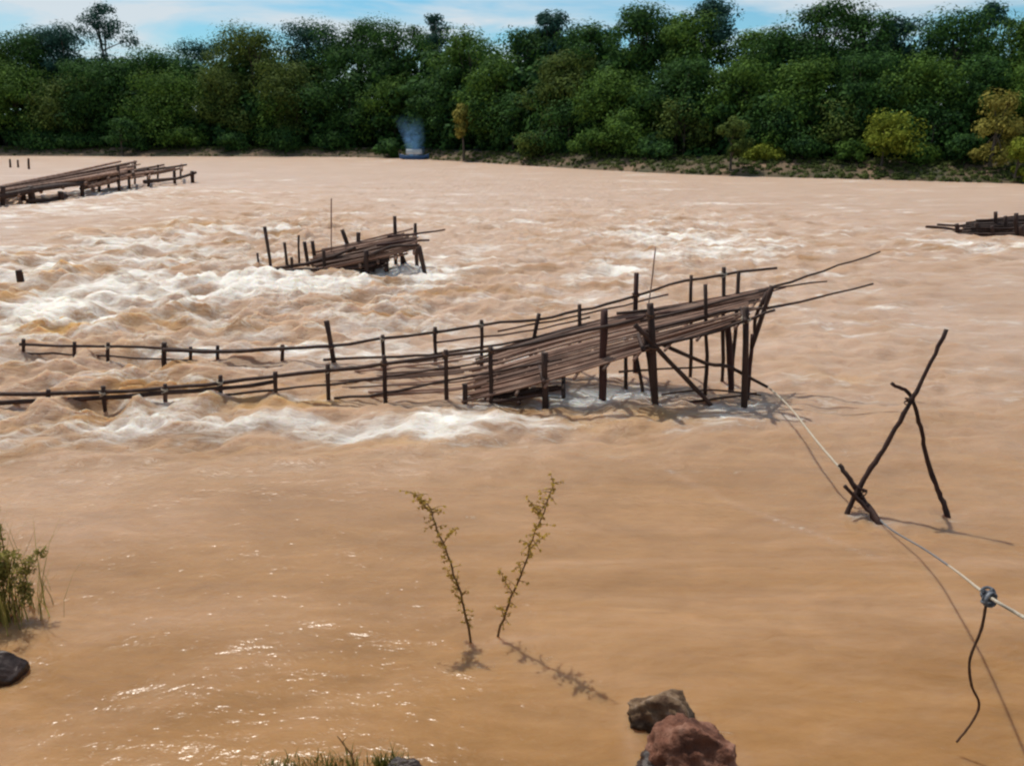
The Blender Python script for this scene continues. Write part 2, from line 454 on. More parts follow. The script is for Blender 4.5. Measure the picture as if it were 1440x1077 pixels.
finr = ramp(t, fin.outputs['Fac'], [(0.30, (0.88, 0.87, 0.84)), (0.70, (1.09, 1.09, 1.10))])
mu2 = t.nodes.new('ShaderNodeMixRGB'); mu2.blend_type = 'MULTIPLY'; mu2.inputs[0].default_value = 1
lk.new(mu.outputs[0], mu2.inputs[1]); lk.new(finr.outputs[0], mu2.inputs[2]); mu = mu2
ea = t.nodes.new('ShaderNodeAttribute'); ea.attribute_name = 'aerated_sky_sheen'
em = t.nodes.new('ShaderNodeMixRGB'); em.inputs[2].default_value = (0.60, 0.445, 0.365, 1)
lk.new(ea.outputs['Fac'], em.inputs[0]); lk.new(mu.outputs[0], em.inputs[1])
fo = noise(t, 2.3, 10, 0.80, cs, 0.9)
fs_ = t.nodes.new('ShaderNodeMath'); fs_.operation = 'MULTIPLY_ADD'; fs_.inputs[1].default_value = 2.7; fs_.inputs[2].default_value = -1.42
lk.new(fo.outputs['Fac'], fs_.inputs[0])
fa = t.nodes.new('ShaderNodeMath'); fa.operation = 'MULTIPLY_ADD'; fa.inputs[1].default_value = 0.95
lk.new(att.outputs['Fac'], fa.inputs[0]); lk.new(fs_.outputs[0], fa.inputs[2])
fr = ramp(t, fa.outputs[0], [(0.30, (0, 0, 0)), (0.62, (.45, .45, .45)), (1.0, (.95, .95, .95))])
fm = t.nodes.new('ShaderNodeMixRGB'); fm.inputs[2].default_value = (0.84, 0.78, 0.70, 1)
lk.new(fr.outputs[0], fm.inputs[0]); sa_ = t.nodes.new('ShaderNodeAttribute'); sa_.attribute_name = 'silt'
sm_ = t.nodes.new('ShaderNodeMixRGB'); sm_.inputs[2].default_value = (0.50, 0.27, 0.085, 1)
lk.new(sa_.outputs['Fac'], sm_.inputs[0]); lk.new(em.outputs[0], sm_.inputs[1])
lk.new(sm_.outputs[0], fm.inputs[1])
p = t.nodes.new('ShaderNodeBsdfPrincipled')
p.inputs['IOR'].default_value = 1.33
p.inputs['Specular IOR Level'].default_value = 0.34
p.inputs['Subsurface Weight'].default_value = 0.75
p.inputs['Subsurface Radius'].default_value = (1.0, 0.7, 0.45)
p.inputs['Subsurface Scale'].default_value = 0.40
lk.new(fm.outputs[0], p.inputs['Base Color'])
rr = t.nodes.new('ShaderNodeMath'); rr.operation = 'MULTIPLY_ADD'; rr.inputs[1].default_value = 0.5; rr.inputs[2].default_value = 0.24
lk.new(fr.outputs[0], rr.inputs[0]); lk.new(rr.outputs[0], p.inputs['Roughness'])
w1 = noise(t, 2.4, 4, 0.6, obj_co(t, (0.6, 1.0, 1.0)), 0.4)
w2 = noise(t, 9.0, 3, 0.6, obj_co(t, (0.6, 1.0, 1.0)), 0.2)
b1 = t.nodes.new('ShaderNodeBump'); b1.inputs['Distance'].default_value = 0.048; b1.inputs['Strength'].default_value = 0.8
b2 = t.nodes.new('ShaderNodeBump'); b2.inputs['Distance'].default_value = 0.019; b2.inputs['Strength'].default_value = 0.8
lk.new(w1.outputs['Fac'], b1.inputs['Height']); lk.new(w2.outputs['Fac'], b2.inputs['Height'])
lk.new(b1.outputs[0], b2.inputs['Normal'])
b3 = t.nodes.new('ShaderNodeBump'); b3.inputs['Distance'].default_value = 0.035; b3.inputs['Strength'].default_value = 0.8
lk.new(fr.outputs[0], b3.inputs['Height']); lk.new(b2.outputs[0], b3.inputs['Normal'])
ca_ = t.nodes.new('ShaderNodeAttribute'); ca_.attribute_name = 'churn'
w4 = noise(t, 5.0, 5, 0.7, cs, 0.6)
cm_ = t.nodes.new('ShaderNodeMath'); cm_.operation = 'MULTIPLY'
lk.new(ca_.outputs['Fac'], cm_.inputs[0]); lk.new(w4.outputs['Fac'], cm_.inputs[1])
b4 = t.nodes.new('ShaderNodeBump'); b4.inputs['Distance'].default_value = 0.16
lk.new(cm_.outputs[0], b4.inputs['Height']); lk.new(b3.outputs[0], b4.inputs['Normal'])
lk.new(b4.outputs[0], p.inputs['Normal'])
r5 = t.nodes.new('ShaderNodeMath'); r5.operation = 'MULTIPLY_ADD'; r5.inputs[1].default_value = 0.40; r5.use_clamp = True
lk.new(ca_.outputs['Fac'], r5.inputs[0]); lk.new(rr.outputs[0], r5.inputs[2]); lk.new(r5.outputs[0], p.inputs['Roughness'])
lk.new(p.outputs[0], out.inputs[0])
river = mesh_np('river', np.c_[X.ravel(), Y.ravel(), Z.ravel()], grid_faces(len(ys), len(xs)), m, smooth=True)
aer_sky = 0.02 + 0.36 * np.clip((Y - 6) / 13, 0, 1) + 0.14 * np.clip((Y - 26) / 40, 0, 1) + 0.35 * np.clip(foam, 0, 1)  # distance terms paint sky reflection into the colour; foam term is aerated water
aer_sky = np.clip(aer_sky - 0.9 * np.clip(turb - .25, 0, 1) * np.clip(fbm(X * 0.45 + 7, Y * 0.8, 3) + .12, 0, 1), 0, 1)
ae_ = river.data.attributes.new('aerated_sky_sheen', 'FLOAT', 'POINT')
ae_.data.foreach_set('value', aer_sky.ravel().astype(np.float32))
si_ = river.data.attributes.new('silt', 'FLOAT', 'POINT')
si_.data.foreach_set('value', np.clip(silt, 0, 1).ravel().astype(np.float32))
tu_ = river.data.attributes.new('churn', 'FLOAT', 'POINT')
tu_.data.foreach_set('value', np.clip(np.maximum(turb - .1, .42 * np.clip((Y - 13) / 12, 0, 1)), 0, 1).ravel().astype(np.float32))
at_ = river.data.attributes.new('foam', 'FLOAT', 'POINT')
at_.data.foreach_set('value', foam.ravel().astype(np.float32))
tag(river, kind='structure')

# ------------------------------------------------------------------ trees
LEAF = {
    'dark': leaf_mat('dark_leaves', (0.010, 0.036, 0.015), (0.070, 0.155, 0.032)),
    'mid': leaf_mat('green_leaves', (0.022, 0.060, 0.014), (0.125, 0.220, 0.034)),
    'olive': leaf_mat('olive_leaves', (0.030, 0.056, 0.015), (0.140, 0.190, 0.038)),
    'blue': leaf_mat('haze_blue_leaves', (0.014, 0.046, 0.038), (0.052, 0.125, 0.090)),  # bluish distance haze put into the leaf colour of set-back trees
    'lime': leaf_mat('lime_leaves', (0.100, 0.135, 0.014), (0.260, 0.290, 0.034)),
    'yellow': leaf_mat('yellow_leaves', (0.150, 0.140, 0.026), (0.360, 0.310, 0.070)),
    'scrub': leaf_mat('bank_scrub', (0.034, 0.055, 0.015), (0.125, 0.150, 0.040)),
}

def leaves(rng, C, rad, n, size, flat=0.75, up=0.5):
    """leaf faces spread over clumps: centres C (k,3), radii rad (k,), n leaves each"""
    k = len(C)
    idx = np.repeat(np.arange(k), n)
    d = rng.normal(size=(len(idx), 3)); d /= np.linalg.norm(d, axis=1)[:, None]
    r = rad[idx] * (0.30 + 0.68 * rng.uniform(0, 1, len(idx)) ** 0.6)
    P = C[idx] + d * r[:, None] * np.array([1, 1, flat])
    nn = d * 1.0 + np.array([0, 0, up]) + rng.normal(size=d.shape) * 0.30
    nn /= np.linalg.norm(nn, axis=1)[:, None]
    a = np.cross(nn, rng.normal(size=d.shape)); a /= np.linalg.norm(a, axis=1)[:, None] + 1e-9
    b = np.cross(nn, a)
    s = (size[idx] if isinstance(size, np.ndarray) else size)
    s = (s * rng.uniform(0.55, 1.3, len(idx)))[:, None]
    V = np.stack([P - a * s, P + b * s * 0.5 - nn * s * .1, P + a * s, P - b * s * 0.5 - nn * s * .1], axis=1).reshape(-1, 3)
    F = np.arange(len(V)).reshape(-1, 4)
    return V, F

TREE_GROUP = 'trees of the forest on the far bank'
def make_tree(name, cat, label, base, H, rad, leaf, seed, style='round', size=0.25, dens=1.65, group=TREE_GROUP):
    rng = np.random.RandomState(seed)
    base = np.array(base, float)
    root = empty(name, base)
    tag(root, label, cat, group)
    c0, hz, kc, cr_, nl = {
        'round': (0.70, 0.30, 48, 0.31, 140), 'tall': (0.66, 0.34, 44, 0.34, 140), 'mid': (0.55, 0.45, 52, 0.32, 140),
        'sparse': (0.80, 0.20, 36, 0.30, 62), 'airy': (0.76, 0.24, 34, 0.27, 85), 'bush': (0.50, 0.50, 30, 0.36, 80),
        'slim': (0.60, 0.40, 26, 0.34, 90)}[style]
    cz, rz = H * c0, H * hz
    nlobe = max(4, kc // 4)
    u = rng.normal(size=(nlobe, 3)); u /= np.linalg.norm(u, axis=1)[:, None]
    Lc = u * (rng.uniform(0.30, 0.92, (nlobe, 1)))
    Lc[0] = (rng.uniform(-.15, .15), rng.uniform(-.15, .15), 0.72)
    li = rng.randint(0, nlobe, kc); li[:max(5, kc // 6)] = 0
    C = Lc[li] + rng.normal(size=(kc, 3)) * 0.23
    C = C * np.array([rad, rad, rz]) * 0.92
    C[:, 2] = np.clip(C[:, 2], -rz * 0.95, rz - rad * cr_ * 0.6) + cz
    C[0] = (rng.uniform(-.2, .2) * rad, rng.uniform(-.2, .2) * rad, H - rad * cr_ * 0.9)
    cr = rad * cr_ * rng.uniform(0.55, 1.55, kc)
    V, F = leaves(rng, C + base, cr, int(nl * dens), size * max(0.75, min(1.25, base[1] / 125)))
    mesh_np('crown', V, F, LEAF[leaf], root)
    tr = MB()
    r0 = max(0.05, (0.013 if style in ('sparse', 'airy') else 0.022) * H)
    lean = rng.uniform(-.04, .04, 2) * H
    tops = np.array([lean[0], lean[1], cz + rz * 0.25])
    sp = spline([base + (0, 0, -0.4), base + np.array([lean[0] * .15, lean[1] * .2, H * .3]), base + (tops if style not in ('sparse', 'airy') else np.array([lean[0], lean[1], H * .82]))], 8)
    tr.tube(sp, np.linspace(r0 * 1.25, r0 * 0.4, 8), 7, seed, 0.08)
    for j in range(min(kc, 9)):
        q = rng.randint(3, 7) if style not in ('sparse', 'airy') else rng.randint(5, 8)
        e = C[j] + base
        mdl = (sp[q] + e) / 2 + np.array([0, 0, rz * 0.08])
        tr.tube(spline([sp[q], mdl, e], 5), np.linspace(r0 * 0.42, r0 * 0.10, 5), 5, seed + j)
    tr.build('trunk', M['bark'], root)
    return root

def far_tree(px, top, wpx, d, leaf, style, label, name='tree', cat='tree', seed=None, **k):
    g = bank_at(px)
    Yt = g[1] + d
    x = D(px, 200, Yt)[0]
    zb = float(ground_z(np.array([x]), np.array([Yt]))[0])
    H = D(px, top, Yt)[2] - zb
    rad = wpx / 2 * Yt / FPX
    return make_tree(name, cat, label, (x, Yt, zb), H, rad, leaf, seed if seed is not None else int(px * 7 + top * 13) % 9973, style, **k)

# skyline trees, left to right
SKY_T = [
 (8, 60, 90, 16, 'mid', 'round', 'round green tree cut by the left edge of the forest skyline'),
 (62, 47, 80, 18, 'dark', 'round', 'dark rounded tree left of the pointed blue-green crown at the far left'),
 (106, 36, 66, 22, 'blue', 'tall', 'pointed blue-green tree just left of the tall lone emergent tree'),
 (168, 3, 74, 26, 'blue', 'sparse', 'tall emergent tree with a sparse see-through crown standing alone against the sky'),
 (222, 66, 110, 18, 'dark', 'round', 'low dark tree where the skyline dips right of the lone emergent tree'),
 (290, 56, 70, 30, 'blue', 'airy', 'hazy blue-green tree set farther back in the dip of the skyline'),
 (366, 40, 96, 18, 'olive', 'round', 'olive domed tree right of the dip in the skyline'),
 (452, 31, 84, 24, 'blue', 'round', 'broad blue-green crown left of two more of the same height'),
 (508, 27, 90, 22, 'dark', 'round', 'dark flat-topped crown in the middle of the left skyline ridge'),
 (566, 30, 80, 22, 'dark', 'round', 'dark crown high above the blue smoke'),
 (615, 17, 56, 30, 'blue', 'sparse', 'thin-crowned tree with sky showing through it above the blue smoke'),
 (664, 42, 80, 20, 'mid', 'round', 'green tree rising behind the slim yellow-topped bank tree'),
 (728, 36, 74, 20, 'dark', 'round', 'dark crown left of the small pointed top near the middle of the skyline'),
 (776, 14, 60, 26, 'blue', 'tall', 'narrow pointed blue-green top near the middle of the skyline'),
 (832, 35, 80, 20, 'dark', 'round', 'dark low crown between the pointed top and the tall right-hand trees'),
 (898, 10, 92, 18, 'dark', 'round', 'big dark dome that begins the higher right half of the skyline'),
 (948, 16, 80, 16, 'mid', 'round', 'green crown tucked beside the big dark dome'),
 (988, -2, 74, 24, 'blue', 'airy', 'tall airy tree with ragged branches touching the top of the photo right of centre'),
 (1058, 40, 84, 18, 'mid', 'round', 'lower green tree in the gap between the ragged tree and the tallest dome'),
 (1138, 1, 100, 16, 'dark', 'round', 'tallest dense dark dome on the right half of the skyline'),
 (1196, 18, 90, 18, 'dark', 'round', 'dark shoulder crown right of the tallest dome'),
 (1246, 16, 70, 20, 'blue', 'round', 'blue-green crown left of the narrow sky gap on the right'),
 (1322, 16, 84, 16, 'dark', 'tall', 'dark tall tree right of the narrow sky gap'),
 (1366, 2, 56, 22, 'blue', 'sparse', 'wispy thin crown poking out of the skyline near the right edge'),
 (1424, 22, 96, 16, 'mid', 'round', 'green tree filling the top right corner'),
 (-60, 52, 110, 18, 'dark', 'round', 'dark tree just outside the left edge of the forest'),
 (1510, 14, 120, 16, 'dark', 'round', 'dark tree just outside the right edge of the forest'),
]
MID_T = [
 (30, 92, 96, 8, 'mid', 'round', 'bright green tree low in the forest at the left edge'),
 (100, 104, 100, 9, 'olive', 'round', 'olive tree under the pointed blue-green crown'),
 (165, 86, 90, 10, 'dark', 'tall', 'dark tree straight below the lone emergent tree'),
 (240, 104, 104, 9, 'mid', 'round', 'green tree behind the end of the far left fish trap'),
 (318, 96, 84, 9, 'olive', 'round', 'dull olive tree below the dip in the skyline'),
 (395, 132, 84, 6, 'mid', 'bush', 'bright-topped spreading tree low on the bank at left of centre'),
 (420, 84, 96, 10, 'olive', 'round', 'olive tree above the spreading bright-topped one'),
 (494, 92, 96, 9, 'dark', 'round', 'dark leafy tree to the upper left of the blue smoke'),
 (556, 104, 80, 12, 'mid', 'round', 'green tree rising straight behind the blue smoke'),
 (628, 92, 80, 9, 'dark', 'round', 'dark tree between the smoke and the slim yellow-topped tree'),
 (700, 78, 90, 9, 'mid', 'round', 'green tree right of and behind the slim yellow-topped tree'),
 (722, 128, 80, 6, 'dark', 'bush', 'dark low tree right beside the slim yellow-topped tree'),
 (790, 74, 90, 9, 'olive', 'round', 'olive tree with pale tips under the pointed top near the middle'),
 (800, 142, 90, 5, 'dark', 'bush', 'dark low tree hanging over the bank near the middle'),
 (866, 92, 100, 9, 'mid', 'round', 'green tree below the big dark dome'),
 (880, 152, 84, 4, 'mid', 'bush', 'light green low tree over the bank below the big dark dome'),
 (950, 84, 100, 8, 'dark', 'round', 'dark spreading tree below the ragged airy tree'),
 (962, 140, 80, 5, 'olive', 'bush', 'olive low tree left of the small brownish bank tree'),
 (1040, 88, 100, 9, 'mid', 'round', 'green tree rising behind the small brownish bank tree'),
 (1092, 132, 90, 5, 'dark', 'bush', 'dark low tree right of the small brownish bank tree'),
 (1122, 82, 100, 8, 'mid', 'round', 'broad green tree below the tallest dome'),
 (1178, 140, 84, 5, 'olive', 'bush', 'olive low tree left of the bright lime bush'),
 (1206, 78, 100, 8, 'dark', 'round', 'dark green tree above the bright lime bush'),
 (1292, 74, 100, 7, 'mid', 'tall', 'tall green tree below the narrow sky gap'),
 (1310, 142, 90, 4, 'dark', 'bush', 'dark low tree right of the bright lime bush'),
 (1370, 78, 96, 8, 'dark', 'round', 'dark tree above the straw-yellow tree at the right'),
 (1440, 92, 90, 6, 'mid', 'round', 'green tree at the right edge above the straw-yellow tree'),
]
BANK_T = [
 (652, 146, 34, 1.2, 'yellow', 'slim', 'slim small tree with a yellow-topped crown at the edge of the water', .26),
 (1030, 163, 44, 2.0, 'olive', 'slim', 'small brownish tree with a round crown on the open grassy bank', .24),
 (1244, 157, 84, 5.5, 'lime', 'bush', 'bright lime bush shining in the sun on the right bank', .26),
 (1398, 128, 76, 4.5, 'yellow', 'bush', 'straw-yellow tree by the water near the right edge', .26),
 (1436, 196, 50, 1.0, 'lime', 'bush', 'yellow-green bush at the waterline by the right edge', .22),
]
for r_ in SKY_T: far_tree(r_[0], r_[1], r_[2] * (1.0 if r_[5] == 'sparse' else 1.55), r_[3] + 7, *r_[4:])
for r_ in MID_T: far_tree(r_[0], r_[1], r_[2] * 1.28, r_[3] + 6, r_[4], 'mid' if r_[5] != 'bush' else 'bush', r_[6])
for r_ in BANK_T:
    far_tree(*r_[:7], size=r_[7], group='small trees along the water')
BUSH_T = [
 (170, 168, 60, 1.0, 'dark', 'dark blackish bush reaching the waterline behind the far left trap'),
 (548, 196, 40, 0.8, 'dark', 'dark bush at the water just left of the blue boat'),
 (260, 182, 70, 2.0, 'mid', 'green bush on the bank above the end of the far left trap'),
 (330, 188, 60, 2.5, 'dark', 'dark bush on the bank left of the long tan strip'),
 (400, 180, 70, 3.0, 'dark', 'dark bush under the spreading bright-topped tree'),
 (470, 188, 60, 3.0, 'dark', 'dark bush on the bank left of the smoke'),
 (760, 190, 70, 1.5, 'olive', 'olive bush on the bank near the middle'),
 (840, 184, 70, 2.0, 'mid', 'green bush spilling down the bank below the big dark dome'),
 (920, 196, 60, 2.0, 'dark', 'dark bush in shade left of the small brownish tree'),
 (1075, 205, 50, 1.2, 'lime', 'low yellow-green bush right of the small brownish tree'),
 (1130, 196, 70, 2.0, 'dark', 'dark bush between the brownish tree and the lime bush'),
 (1200, 200, 60, 1.6, 'mid', 'green bush at the foot of the lime bush, left side'),
 (1300, 204, 70, 1.6, 'mid', 'green bush at the foot of the lime bush, right side'),
 (1360, 190, 70, 2.0, 'dark', 'dark bush left of the straw-yellow tree'),
 (60, 186, 70, 2.0, 'dark', 'dark bush above the red earth at the left edge'),
 (110, 192, 60, 1.6, 'dark', 'dark bush right of the red earth patch'),
]
for px, top, w, d, lf, lab in BUSH_T:
    far_tree(px, top, w, d + (5.0 if d > 1.1 else .4), lf, 'bush', lab, 'bush', 'bush', size=.24, group='bushes along the far bank')

# the packed wood behind and between them
rng = np.random.RandomState(3)
SKYL = np.array([(-500, 70), (-100, 62), (40, 74), (120, 66), (220, 84), (300, 84), (370, 66), (460, 56), (600, 54), (700, 62), (840, 58), (900, 40), (1000, 44), (1060, 60), (1140, 34), (1240, 42), (1280, 66), (1340, 44), (1460, 46), (1900, 30)])
C = []; CR = []
for i in range(3300):
    px = rng.uniform(-340, 1780)
    g = bank_at(px)
    d = rng.uniform(11, 36) if i % 3 else rng.uniform(12, 52)
    Yt = g[1] + d
    top = np.interp(px, SKYL[:, 0], SKYL[:, 1])
    x = D(px, 200, Yt)[0]
    ztop = D(px, top, Yt)[2]
    zl = 1.2 if d < 20 else 4
    z = rng.uniform(zl, max(zl + 1, (ztop - 2.2) * min(1, 0.25 + d / 32))) if i % 3 else rng.uniform(1.0, 8)
    C.append((x, Yt, z)); CR.append(rng.uniform(1.0, 2.4) * (0.45 + Yt / 170))
V, F = leaves(rng, np.array(C), np.array(CR), 105, 0.24 * np.array(CR))
forest = mesh_np('forest', V, F, LEAF['dark'])
tag(forest, 'dense dark green wood packed behind the nearer trees on the far bank', 'forest', kind='stuff')
# low scrub and grass on the far bank
C = []; CR = []
for i in range(2600):
    px = rng.uniform(-300, 1760)
    g = bank_at(px)
    d = rng.uniform(0.3, 9)
    if (180 < px < 540 or px < 150) and rng.uniform() < 0.75: d = rng.uniform(6, 10)
    x = D(px, 200, g[1] + d)[0]
    z = float(ground_z(np.array([x]), np.array([g[1] + d]))[0])
    C.append((x, g[1] + d, z + 0.15)); CR.append(rng.uniform(0.15, 0.62))
V, F = leaves(rng, np.array(C), np.array(CR), 40, 0.14, 0.6, 0.7)
scrub = mesh_np('bank_scrub', V, F, LEAF['scrub'])
tag(scrub, 'low olive and straw scrub covering the far bank above the water', 'scrub', kind='stuff')

# ------------------------------------------------------------------ fish traps
def contact(pts):
    xs_, ys_ = [a for a, b in pts], [b for a, b in pts]
    return lambda px: W(px, float(np.interp(px, xs_, ys_)))[1]

class Trap:
    def __init__(s, label, front, back, origin, seed, thick=1.0):
        s.f, s.b = contact(front), contact(back)
        s.root = empty('fish_trap', origin); tag(s.root, label, 'fish trap', 'bamboo fish traps standing in the river')
        s.rng = np.random.RandomState(seed); s.k = thick; s.seed = seed
    def P(s, px, py, t=0.0):
        return D(px, py, s.f(px) * (1 - t) + s.b(px) * t)
    def pole(s, name, pts, t=0.0, r=0.04, mat='wet_wood', sub=4, dip=0.0, taper=0.8, bend=0.009, label=None):
        P = np.array([s.P(*q, t) if len(q) == 2 else s.P(*q) for q in pts])
        if dip:                                        # carry the foot down into the river bed
            v = P[-1] - P[-2]; v /= np.linalg.norm(v) + 1e-9
            P = np.vstack([P, P[-1] + np.array([v[0] * .3, v[1] * .3, -dip])])
        n = sub * (len(P) - 1) + 1
        S = spline(P, n)
        ln = np.linalg.norm(S[-1] - S[0])
        S[1:-1] += s.rng.normal(size=(n - 2, 3)) * bend * min(1, ln * .35) * np.array([1, 1, 1])
        rad = r * s.k * np.linspace(1, taper, n) * (1 + s.rng.uniform(-.1, .1, n))
        s.seed += 1
        o = MB().tube(S, rad, 8, s.seed, 0.07).build(name, M[mat], s.root)
        return o
    def post(s, x0, y0, x1, y1, t=0.0, r=0.045, mat='wet_wood', dip=0.9):
        return s.pole('post', [(x0, y0), (x1, y1)], t, r, mat, 3, dip, 1.0)
    def deck(s, Fp, Bp, n, r=0.028, mat='bamboo', name='ramp', lo=(0, .12), hi=(.9, 1.0), t0=0, t1=1, cross=0, droop=.02):
        Fw = np.array([s.P(a, b, t0) for a, b in Fp]); Bw = np.array([s.P(a, b, t1) for a, b in Bp])
        Fs, Bs = spline(Fw, 60), spline(Bw, 60)
        mb = MB()
        for i in range(n):
            t = np.clip((i + s.rng.uniform(-.3, .3)) / max(1, n - 1), 0, 1)
            u0, u1 = s.rng.uniform(*lo), s.rng.uniform(*hi)
            line = Fs * (1 - t) + Bs * t
            u = np.linspace(u0, u1, 10) * 59
            S = np.stack([np.interp(u, np.arange(60), line[:, c]) for c in range(3)], 1)
            S[:, 2] += s.rng.normal(0, droop) + np.linspace(s.rng.normal(0, droop), s.rng.normal(0, droop), 10)
            S[:, 1] += np.linspace(s.rng.normal(0, .05), s.rng.normal(0, .05), 10)
            a = s.rng.uniform(.7, 1.25)
            mb.tube(S, r * s.k * a * np.linspace(1.1, .8, 10), 6, i, .06)
        for u in np.linspace(.12, .95, cross):
            k = int(u * 59)
            a, b = Fs[k].copy(), Bs[k].copy()
            v = (b - a) * .08
            a = a - v; b = b + v; a[2] -= r * s.k * 2.1; b[2] -= r * s.k * 2.1
            mb.tube(spline([a, b], 5), r * s.k * 1.3, 7, k)
        return mb.build(name, M[mat], s.root)

# --- the big trap in the middle of the river
o0 = W(700, 555)
T = Trap('long bamboo fish trap with a rising slatted ramp, largest and nearest in the river',
         [(-60, 574), (140, 573), (460, 566), (700, 570), (1100, 575)], [(-60, 498), (150, 506), (400, 512), (620, 516), (900, 530), (1100, 540)], (o0[0], o0[1], 0), 11, .84)
# front fence
for a in [(-20, 545, -20, 578), (68, 548, 68, 575), (145, 543, 147, 572), (232, 540, 234, 574), (310, 528, 311, 568), (387, 523, 388, 564), (461, 512, 462, 566), (540, 500, 542, 566),
          (627, 492, 628, 564), (690, 488, 691, 562), (766, 496, 767, 570)]:
    T.post(*a, 0.0, .05 if a[0] != 766 else .075)
T.post(654, 540, 654, 574, 0, .06)
# back fence
for a in [(33, 477, 33, 498), (105, 481, 105, 500), (152, 482, 152, 506), (231, 482, 231, 509), (268, 488, 268, 510), (306, 486, 306, 508), (397, 485, 397, 513), (459, 451, 470, 512),
          (538, 471, 540, 514), (612, 460, 612, 514), (677, 450, 678, 518), (758, 441, 744, 520), (815, 428, 816, 524)]:
    T.post(*a, 1.0, .048 if a[0] not in (231, 459) else .07)
# rails of the front fence, running on up the ramp
T.pole('rail', [(-70, 562), (0, 555), (140, 552), (240, 546), (311, 538), (420, 526), (540, 512), (627, 500), (700, 492), (790, 474), (905, 447)], 0, .050, 'wet_wood', 3)
T.pole('rail', [(-70, 575), (0, 566), (140, 560), (240, 551), (330, 545), (388, 536)], 0, .058, 'wet_wood', 3)
T.pole('rail', [(-70, 571), (0, 571), (75, 566), (150, 558)], 0.06, .045, 'red_wood', 3)
T.pole('rail', [(300, 556), (388, 548), (470, 540), (560, 527), (640, 516), (700, 506)], 0, .030, 'wet_wood', 3)
T.pole('rail', [(470, 560), (540, 553), (616, 538), (690, 524), (790, 505)], 0, .034, 'wet_wood', 3)
# rails of the back fence
T.pole('rail', [(28, 484), (105, 487), (200, 488), (306, 494), (397, 490), (470, 486), (536, 477), (603, 469), (677, 457), (756, 449), (815, 436), (873, 423), (940, 401), (1013, 387), (1093, 377)], 1, .042, 'wet_wood', 3)
T.pole('rail', [(33, 497), (100, 498), (190, 503), (300, 509), (400, 513)], 1, .030, 'wet_wood', 3)
T.pole('rail', [(230, 492), (310, 495), (400, 490), (470, 487)], .95, .055, 'wet_wood', 3)
T.pole('rail', [(455, 506), (540, 502), (603, 499), (683, 488), (747, 476), (830, 456)], 1, .040, 'wet_wood', 3)
T.pole('rail', [(610, 482), (680, 474), (760, 462), (830, 446)], 1, .028, 'red_wood', 3)
T.pole('rail', [(700, 466), (780, 450), (850, 436), (940, 414)], 1, .026, 'red_wood', 3)
# the slatted ramp and the thin slats that lead into it
FD = [(640, 566), (775, 533), (913, 492), (1060, 447)]
BD = [(660, 506), (780, 467), (900, 438), (1000, 420), (1096, 401)]
T.deck(FD, BD, 46, .027, 'bamboo', 'ramp', (0, .10), (.90, 1.0), 0, 1, 9, .025)
T.deck([(440, 562), (540, 556), (640, 552), (720, 534)], [(450, 520), (540, 512), (640, 502), (720, 490)], 13, .024, 'bamboo', 'lead_in_slats', (0, .4), (.6, 1.0), 0, 1, 0, .03)
T.deck([(640, 572), (700, 564), (750, 556), (800, 548)], [(650, 530), (700, 524), (750, 514), (800, 505)], 22, .040, 'wet_wood', 'dark_under_slats', (0, .3), (.6, 1.0), .02, .75, 3, .04)  # dark slats added to stand for the shade beneath the ramp
# long poles reaching out past the head of the ramp
T.pole('outrigger', [(867, 441), (960, 431), (1040, 417), (1113, 396), (1180, 374), (1238, 354)], .9, .042, 'wet_wood', 3, 0, .45)
T.pole('outrigger', [(900, 452), (1000, 428), (1087, 406), (1163, 396)], .6, .036, 'wet_wood', 3, 0, .5)
T.pole('outrigger', [(900, 468), (1013, 440), (1080, 433), (1147, 419), (1228, 399)], .35, .042, 'wet_wood', 3, 0, .5)
T.pole('outrigger', [(880, 448), (960, 436), (1050, 420), (1105, 404)], .75, .032, 'red_wood', 3, 0, .6)
T.pole('outrigger', [(905, 489), (993, 470), (1050, 450), (1090, 436)], 0, .044, 'wet_wood', 3, 0, .7)
# posts of the head
for (x0, y0, x1, y1, t_, r_, mt) in [
    (895, 384, 892, 525, 1.0, .062, 'red_wood'), (914, 427, 922, 570, 0, .075, 'wet_wood'), (907, 470, 921, 570, .08, .060, 'wet_wood'), (850, 436, 848, 529, .10, .085, 'red_wood'),
    (880, 500, 880, 535, .6, .050, 'wet_wood'), (894, 498, 903, 543, .5, .045, 'wet_wood'), (992, 400, 994, 500, .35, .045, 'wet_wood'), (972, 387, 972, 500, 1, .045, 'wet_wood'),
    (1018, 376, 1017, 505, 1, .050, 'wet_wood'), (1039, 381, 1031, 505, 1, .045, 'wet_wood'), (1022, 448, 1028, 540, .65, .075, 'red_wood'), (1049, 432, 1048, 574, 0, .075, 'wet_wood'),
    (1058, 470, 1053, 540, .3, .050, 'red_wood')]:
    T.post(x0, y0, x1, y1, t_, r_, mt)
T.pole('post', [(922, 347), (916, 400), (912, 430)], .95, .018, 'bamboo', 3)
T.pole('brace', [(1086, 402), (1072, 445), (1057, 490)], .15, .06, 'wet_wood', 3)
T.pole('brace', [(1078, 412), (1062, 450), (1062, 478)], .4, .05, 'wet_wood', 3)
T.pole('brace', [(893, 457), (945, 512), (1003, 574)], 0, .058, 'wet_wood', 4, .4)
T.pole('brace', [(926, 482), (993, 511), (1025, 516), (1079, 544)], .12, .048, 'wet_wood', 3)
T.pole('brace', [(870, 523), (930, 519), (993, 516)], .4, .028, 'wet_wood', 3)
T.pole('brace', [(925, 571), (993, 562), (1064, 553)], .05, .034, 'wet_wood', 3)
T.pole('brace', [(930, 555), (1000, 548), (1070, 556)], .2, .026, 'wet_wood', 3)
T.pole('cross_beam', [(905, 492, -.1), (890, 448, 1.08)], 0, .055, 'wet_wood', 4)
